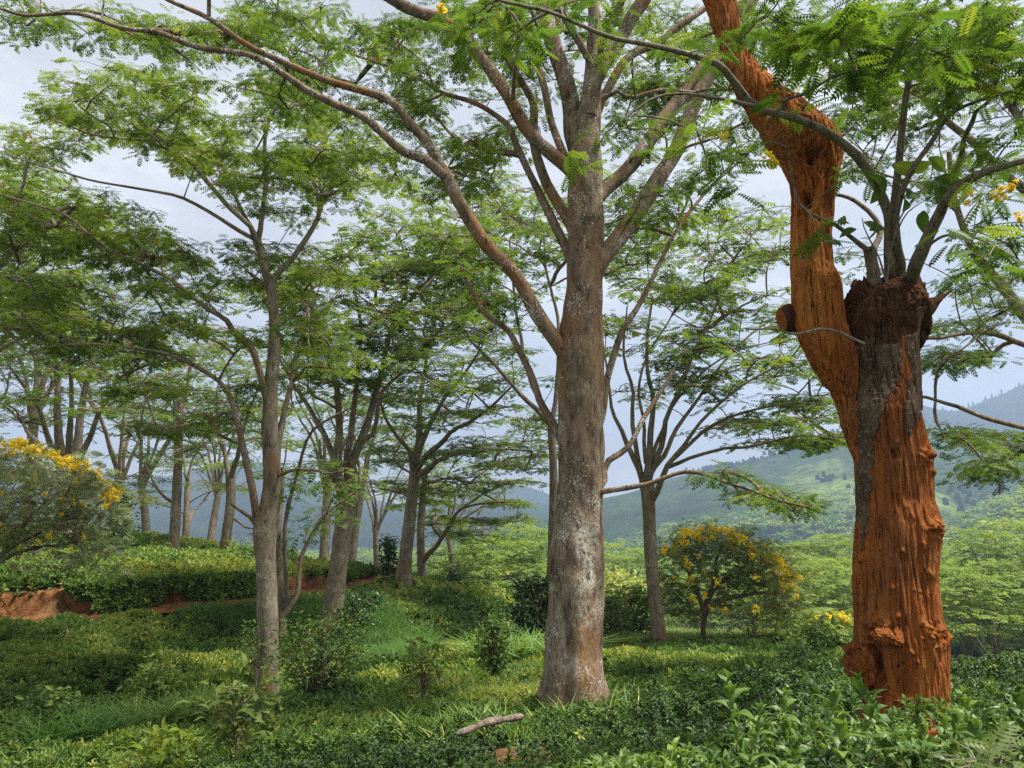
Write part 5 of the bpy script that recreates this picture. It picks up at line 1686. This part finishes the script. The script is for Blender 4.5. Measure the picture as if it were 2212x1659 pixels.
def bank_weeds():
    """Weeds hanging over and rooted in the face of the earth bank."""
    k = 16000
    t = rng.uniform(0, 1, k)
    i = t * (len(PATHS) - 1)
    q = np.stack([np.interp(i, np.arange(len(PATHS)), PATHS[:, c]) for c in (0, 1)], -1)
    T = unit(np.gradient(PATHS, axis=0))
    Nn = np.stack([-T[:, 1], T[:, 0]], -1)[i.astype(int)]
    h = rng.uniform(0, 1, k)
    cov = n2(q[:, 0], q[:, 1], .45, 3, 13)
    ok = (cov + .9 * (h - .55) + .3 * t > .1)
    q, Nn, h, t = q[ok], Nn[ok], h[ok], t[ok]
    P = q + Nn * (.40 + .2 * h + rng.normal(0, .1, len(h)))[:, None]
    z = ground(q[:, 0], q[:, 1]) + h * (bank_h(t) + .12)
    V, Q = inst(*FART[0], np.c_[P, z], rng.normal(0, 1, (len(h), 3)), np.c_[-Nn + rng.normal(0, .4, Nn.shape), rng.uniform(.2, 1.2, len(h))], rng.uniform(.12, .22, len(h)))
    Geo().add(V, Q, np.repeat(np.clip(rng.normal(.5, .18, len(h)), 0, 1), len(FART[0][0]))).build('bank_weeds', M_TEA, kind='stuff')


bank_weeds()


def tall_shoots():
    """Fresh upright shoots of the nearest tea, standing above the rest."""
    x = np.concatenate([rng.uniform(.4, 3.4, 420), rng.uniform(-2, 4.5, 500)])
    y = np.concatenate([rng.uniform(2.2, 4.6, 420), rng.uniform(3.2, 8, 500)])
    ok = ~bare_zone(x, y) | (y < 5.4)
    x, y = x[ok], y[ok]
    n = len(x)
    tp = [rosette(leaf_blade(6, .42, .18, .35), 6, 15, 70, 1.0, 90 + j, .55, 1.0) for j in range(3)]
    G = Geo()
    z = tea_top(x, y) + rng.uniform(-.14, .0, n)
    up = np.c_[rng.normal(0, .25, n), rng.normal(0, .25, n), np.ones(n)]
    s = rng.uniform(.05, .09, n)
    pk = rng.integers(0, 3, n)
    tn = np.clip(rng.normal(.42, .17, n), 0, 1)
    for j, (T, TQ) in enumerate(tp):
        m = pk == j
        X = np.cross(up[m], rng.normal(0, 1, (m.sum(), 3)))
        V, Q = inst(T, TQ, np.c_[x, y, z][m], X, np.cross(X, np.cross(up[m], X)) , s[m])
        G.add(V, Q, np.repeat(tn[m], len(T)))
    G.build('tea_foliage', M_TEA, kind='stuff')


tall_shoots()


def corner_plants():
    b = at(2140, 1700, 2.75)
    t = thing('seedling', 'pinnate-leaved seedling in the tea at the bottom right corner', 'plant', b)
    g, cr = Geo(), Geo()
    spots = [(2060, 1600, 2.9), (2105, 1615, 2.8), (2150, 1590, 2.85), (2195, 1610, 2.7), (2030, 1640, 2.7), (2085, 1645, 2.6), (2170, 1640, 2.6), (2215, 1580, 2.9), (2125, 1655, 2.6), (2000, 1625, 2.9), (2230, 1640, 2.6), (2050, 1665, 2.5)]
    C = np.array([at(*q) for q in spots])
    n = len(C)
    PP = np.stack([np.broadcast_to(b, C.shape), (b + C) / 2 + [0, 0, .04], C], 1)
    V, Q = tubes(PP, np.broadcast_to(np.array([.004, .003, .0015]), (n, 3)), 5)
    g.add(V, Q)
    V, Q = inst(*FR_SENNA, C, np.c_[rng.normal(.5, .7, n), rng.normal(-.2, .6, n), rng.normal(.1, .2, n)], np.c_[rng.normal(0, .25, (n, 2)) - [0, .3], np.ones(n)], rng.uniform(.13, .19, n))
    cr.add(V, Q, np.repeat(rng.uniform(.2, .55, n), len(FR_SENNA[0])))
    g.build('stem', M_SHOOT, t, b, True)
    cr.build('foliage', M_OLIVE, t, b)
    # strong leafy shoots of tea standing up before the red trunk's foot
    tp = rosette(leaf_blade(7, .46, .16, .35), 7, 8, 72, 1.3, 140, .55, 1.0)
    G = Geo()
    k = 46
    u, v, Y = rng.uniform(1560, 2215, k), rng.uniform(1545, 1690, k), rng.uniform(2.9, 4.2, k)
    C = at(u, v, Y)
    up = np.c_[rng.normal(0, .2, (k, 2)), np.ones(k)]
    X = np.cross(up, rng.normal(0, 1, (k, 3)))
    V, Q = inst(*tp, C, X, np.cross(X, np.cross(up, X)), rng.uniform(.07, .11, k))
    G.add(V, Q, np.repeat(np.clip(rng.normal(.38, .16, k), 0, 1), len(tp[0])))
    G.build('tea_foliage', M_TEA, kind='stuff')


corner_plants()


def clump(label, u, v, Y, rad, n, hgt, tint):
    b = at(u, v, Y)
    a = rng.uniform(0, 2 * np.pi, n)
    r = np.sqrt(rng.uniform(0, 1, n)) * rad
    x, y = b[0] + r * np.cos(a) * 1.6, b[1] + r * np.sin(a)
    o = grass_patch(x, y, ground(x, y) - .15, hgt * rng.uniform(.6, 1.2, n), tint + rng.normal(0, .14, n), .065, 1.0, .35).build('grass_clump', M_GRASS)
    o['label'] = label
    o['category'] = 'grass clump'


clump('wide bright clump of tall grass in the left hollow', 395, 1532, 13.2, .75, 700, .55, .6)
clump('dark green clump of tall grass at lower left', 160, 1575, 12.0, .38, 300, .6, .2)
clump('pale clump of tall grass at the foot of the small dark round-crowned tree', 1130, 1430, 20, .9, 700, .9, .62)

# ------------------------------------------------------------------ air, sky, sun, camera
bm = bpy.data.meshes.new('haze')
x0, x1, y0, y1, z0, z1 = -3400., 3800., -60., 3600., -75., 620.
bm.from_pydata([(a, b, c) for c in (z0, z1) for a, b in ((x0, y0), (x1, y0), (x1, y1), (x0, y1))], [],
               [(3, 2, 1, 0), (4, 5, 6, 7), (0, 1, 5, 4), (1, 2, 6, 5), (2, 3, 7, 6), (3, 0, 4, 7)])
hz = bpy.data.objects.new('haze', bm)
COL.objects.link(hz)
hz['kind'] = 'stuff'
m, N, L = new_mat('haze')
pv = N.new('ShaderNodeVolumePrincipled')
pv.inputs['Color'].default_value = (.52, .70, 1.0, 1)
pv.inputs['Density'].default_value = 0.00042
pv.inputs['Anisotropy'].default_value = 0.2
L.new(pv.outputs[0], N.new('ShaderNodeOutputMaterial').inputs['Volume'])
bm.materials.append(m)

SUN_EL, SUN_AZ = 63.0, 104.0          # azimuth clockwise from the view direction (+Y)
W = bpy.data.worlds.new('World')
SC.world = W
W.use_nodes = True
N, L = W.node_tree.nodes, W.node_tree.links
N.clear()
sky = N.new('ShaderNodeTexSky')
sky.sky_type = 'NISHITA'
sky.sun_disc = False
sky.sun_elevation = math.radians(SUN_EL)
sky.sun_rotation = math.radians(SUN_AZ)
sky.dust_density = 2.5
tc = N.new('ShaderNodeTexCoord').outputs['Generated']
n1 = noise(N, L, tc, 2.6, 7, .58, (1, 1, 2.2))
cl = ramp(N, L, n1, [(.33, (2.5, 2.43, 2.5)), (.5, (3.4, 3.3, 3.3)), (.68, (5.2, 5.05, 4.9))])
cov = ramp(N, L, noise(N, L, tc, 1.7, 5, .55, (1, 1, 2)), [(.25, (.94, .94, .94)), (.6, (.99, .99, .99))])
col = mixc(N, L, cov, sky.outputs[0], cl)
bg = N.new('ShaderNodeBackground')
L.new(col, bg.inputs['Color'])
bg.inputs['Strength'].default_value = 0.068
L.new(bg.outputs[0], N.new('ShaderNodeOutputWorld').inputs['Surface'])

sl = bpy.data.lights.new('sun', 'SUN')
sl.energy = 3.3
sl.angle = math.radians(12)
sl.color = (1, .95, .86)
so = bpy.data.objects.new('sun', sl)
COL.objects.link(so)
e, a = math.radians(SUN_EL), math.radians(SUN_AZ)
so.rotation_euler = Vector((math.sin(a) * math.cos(e), math.cos(a) * math.cos(e), math.sin(e))).to_track_quat('Z', 'Y').to_euler()

cam = bpy.data.cameras.new('camera')
cam.sensor_width = 36
cam.lens = 36 * FP / 2212
cam.clip_end = 8000
cam.clip_start = .05
co = bpy.data.objects.new('camera', cam)
COL.objects.link(co)
co.location = (0, 0, ZC)
co.rotation_euler = (math.radians(90) + TH, 0, 0)
SC.camera = co
SC.view_settings.view_transform = 'Standard'
SC.view_settings.look = 'None'
SC.view_settings.exposure = 1.75
SC.view_settings.gamma = 1
cy = SC.cycles
cy.max_bounces = 6
cy.diffuse_bounces = 3
cy.glossy_bounces = 2
cy.transmission_bounces = 4
cy.volume_bounces = 0
cy.transparent_max_bounces = 4
cy.use_denoising = False
cy.caustics_reflective = False
cy.caustics_refractive = False
print('quads', sum(len(o.data.polygons) for o in SC.objects if o.type == 'MESH'))
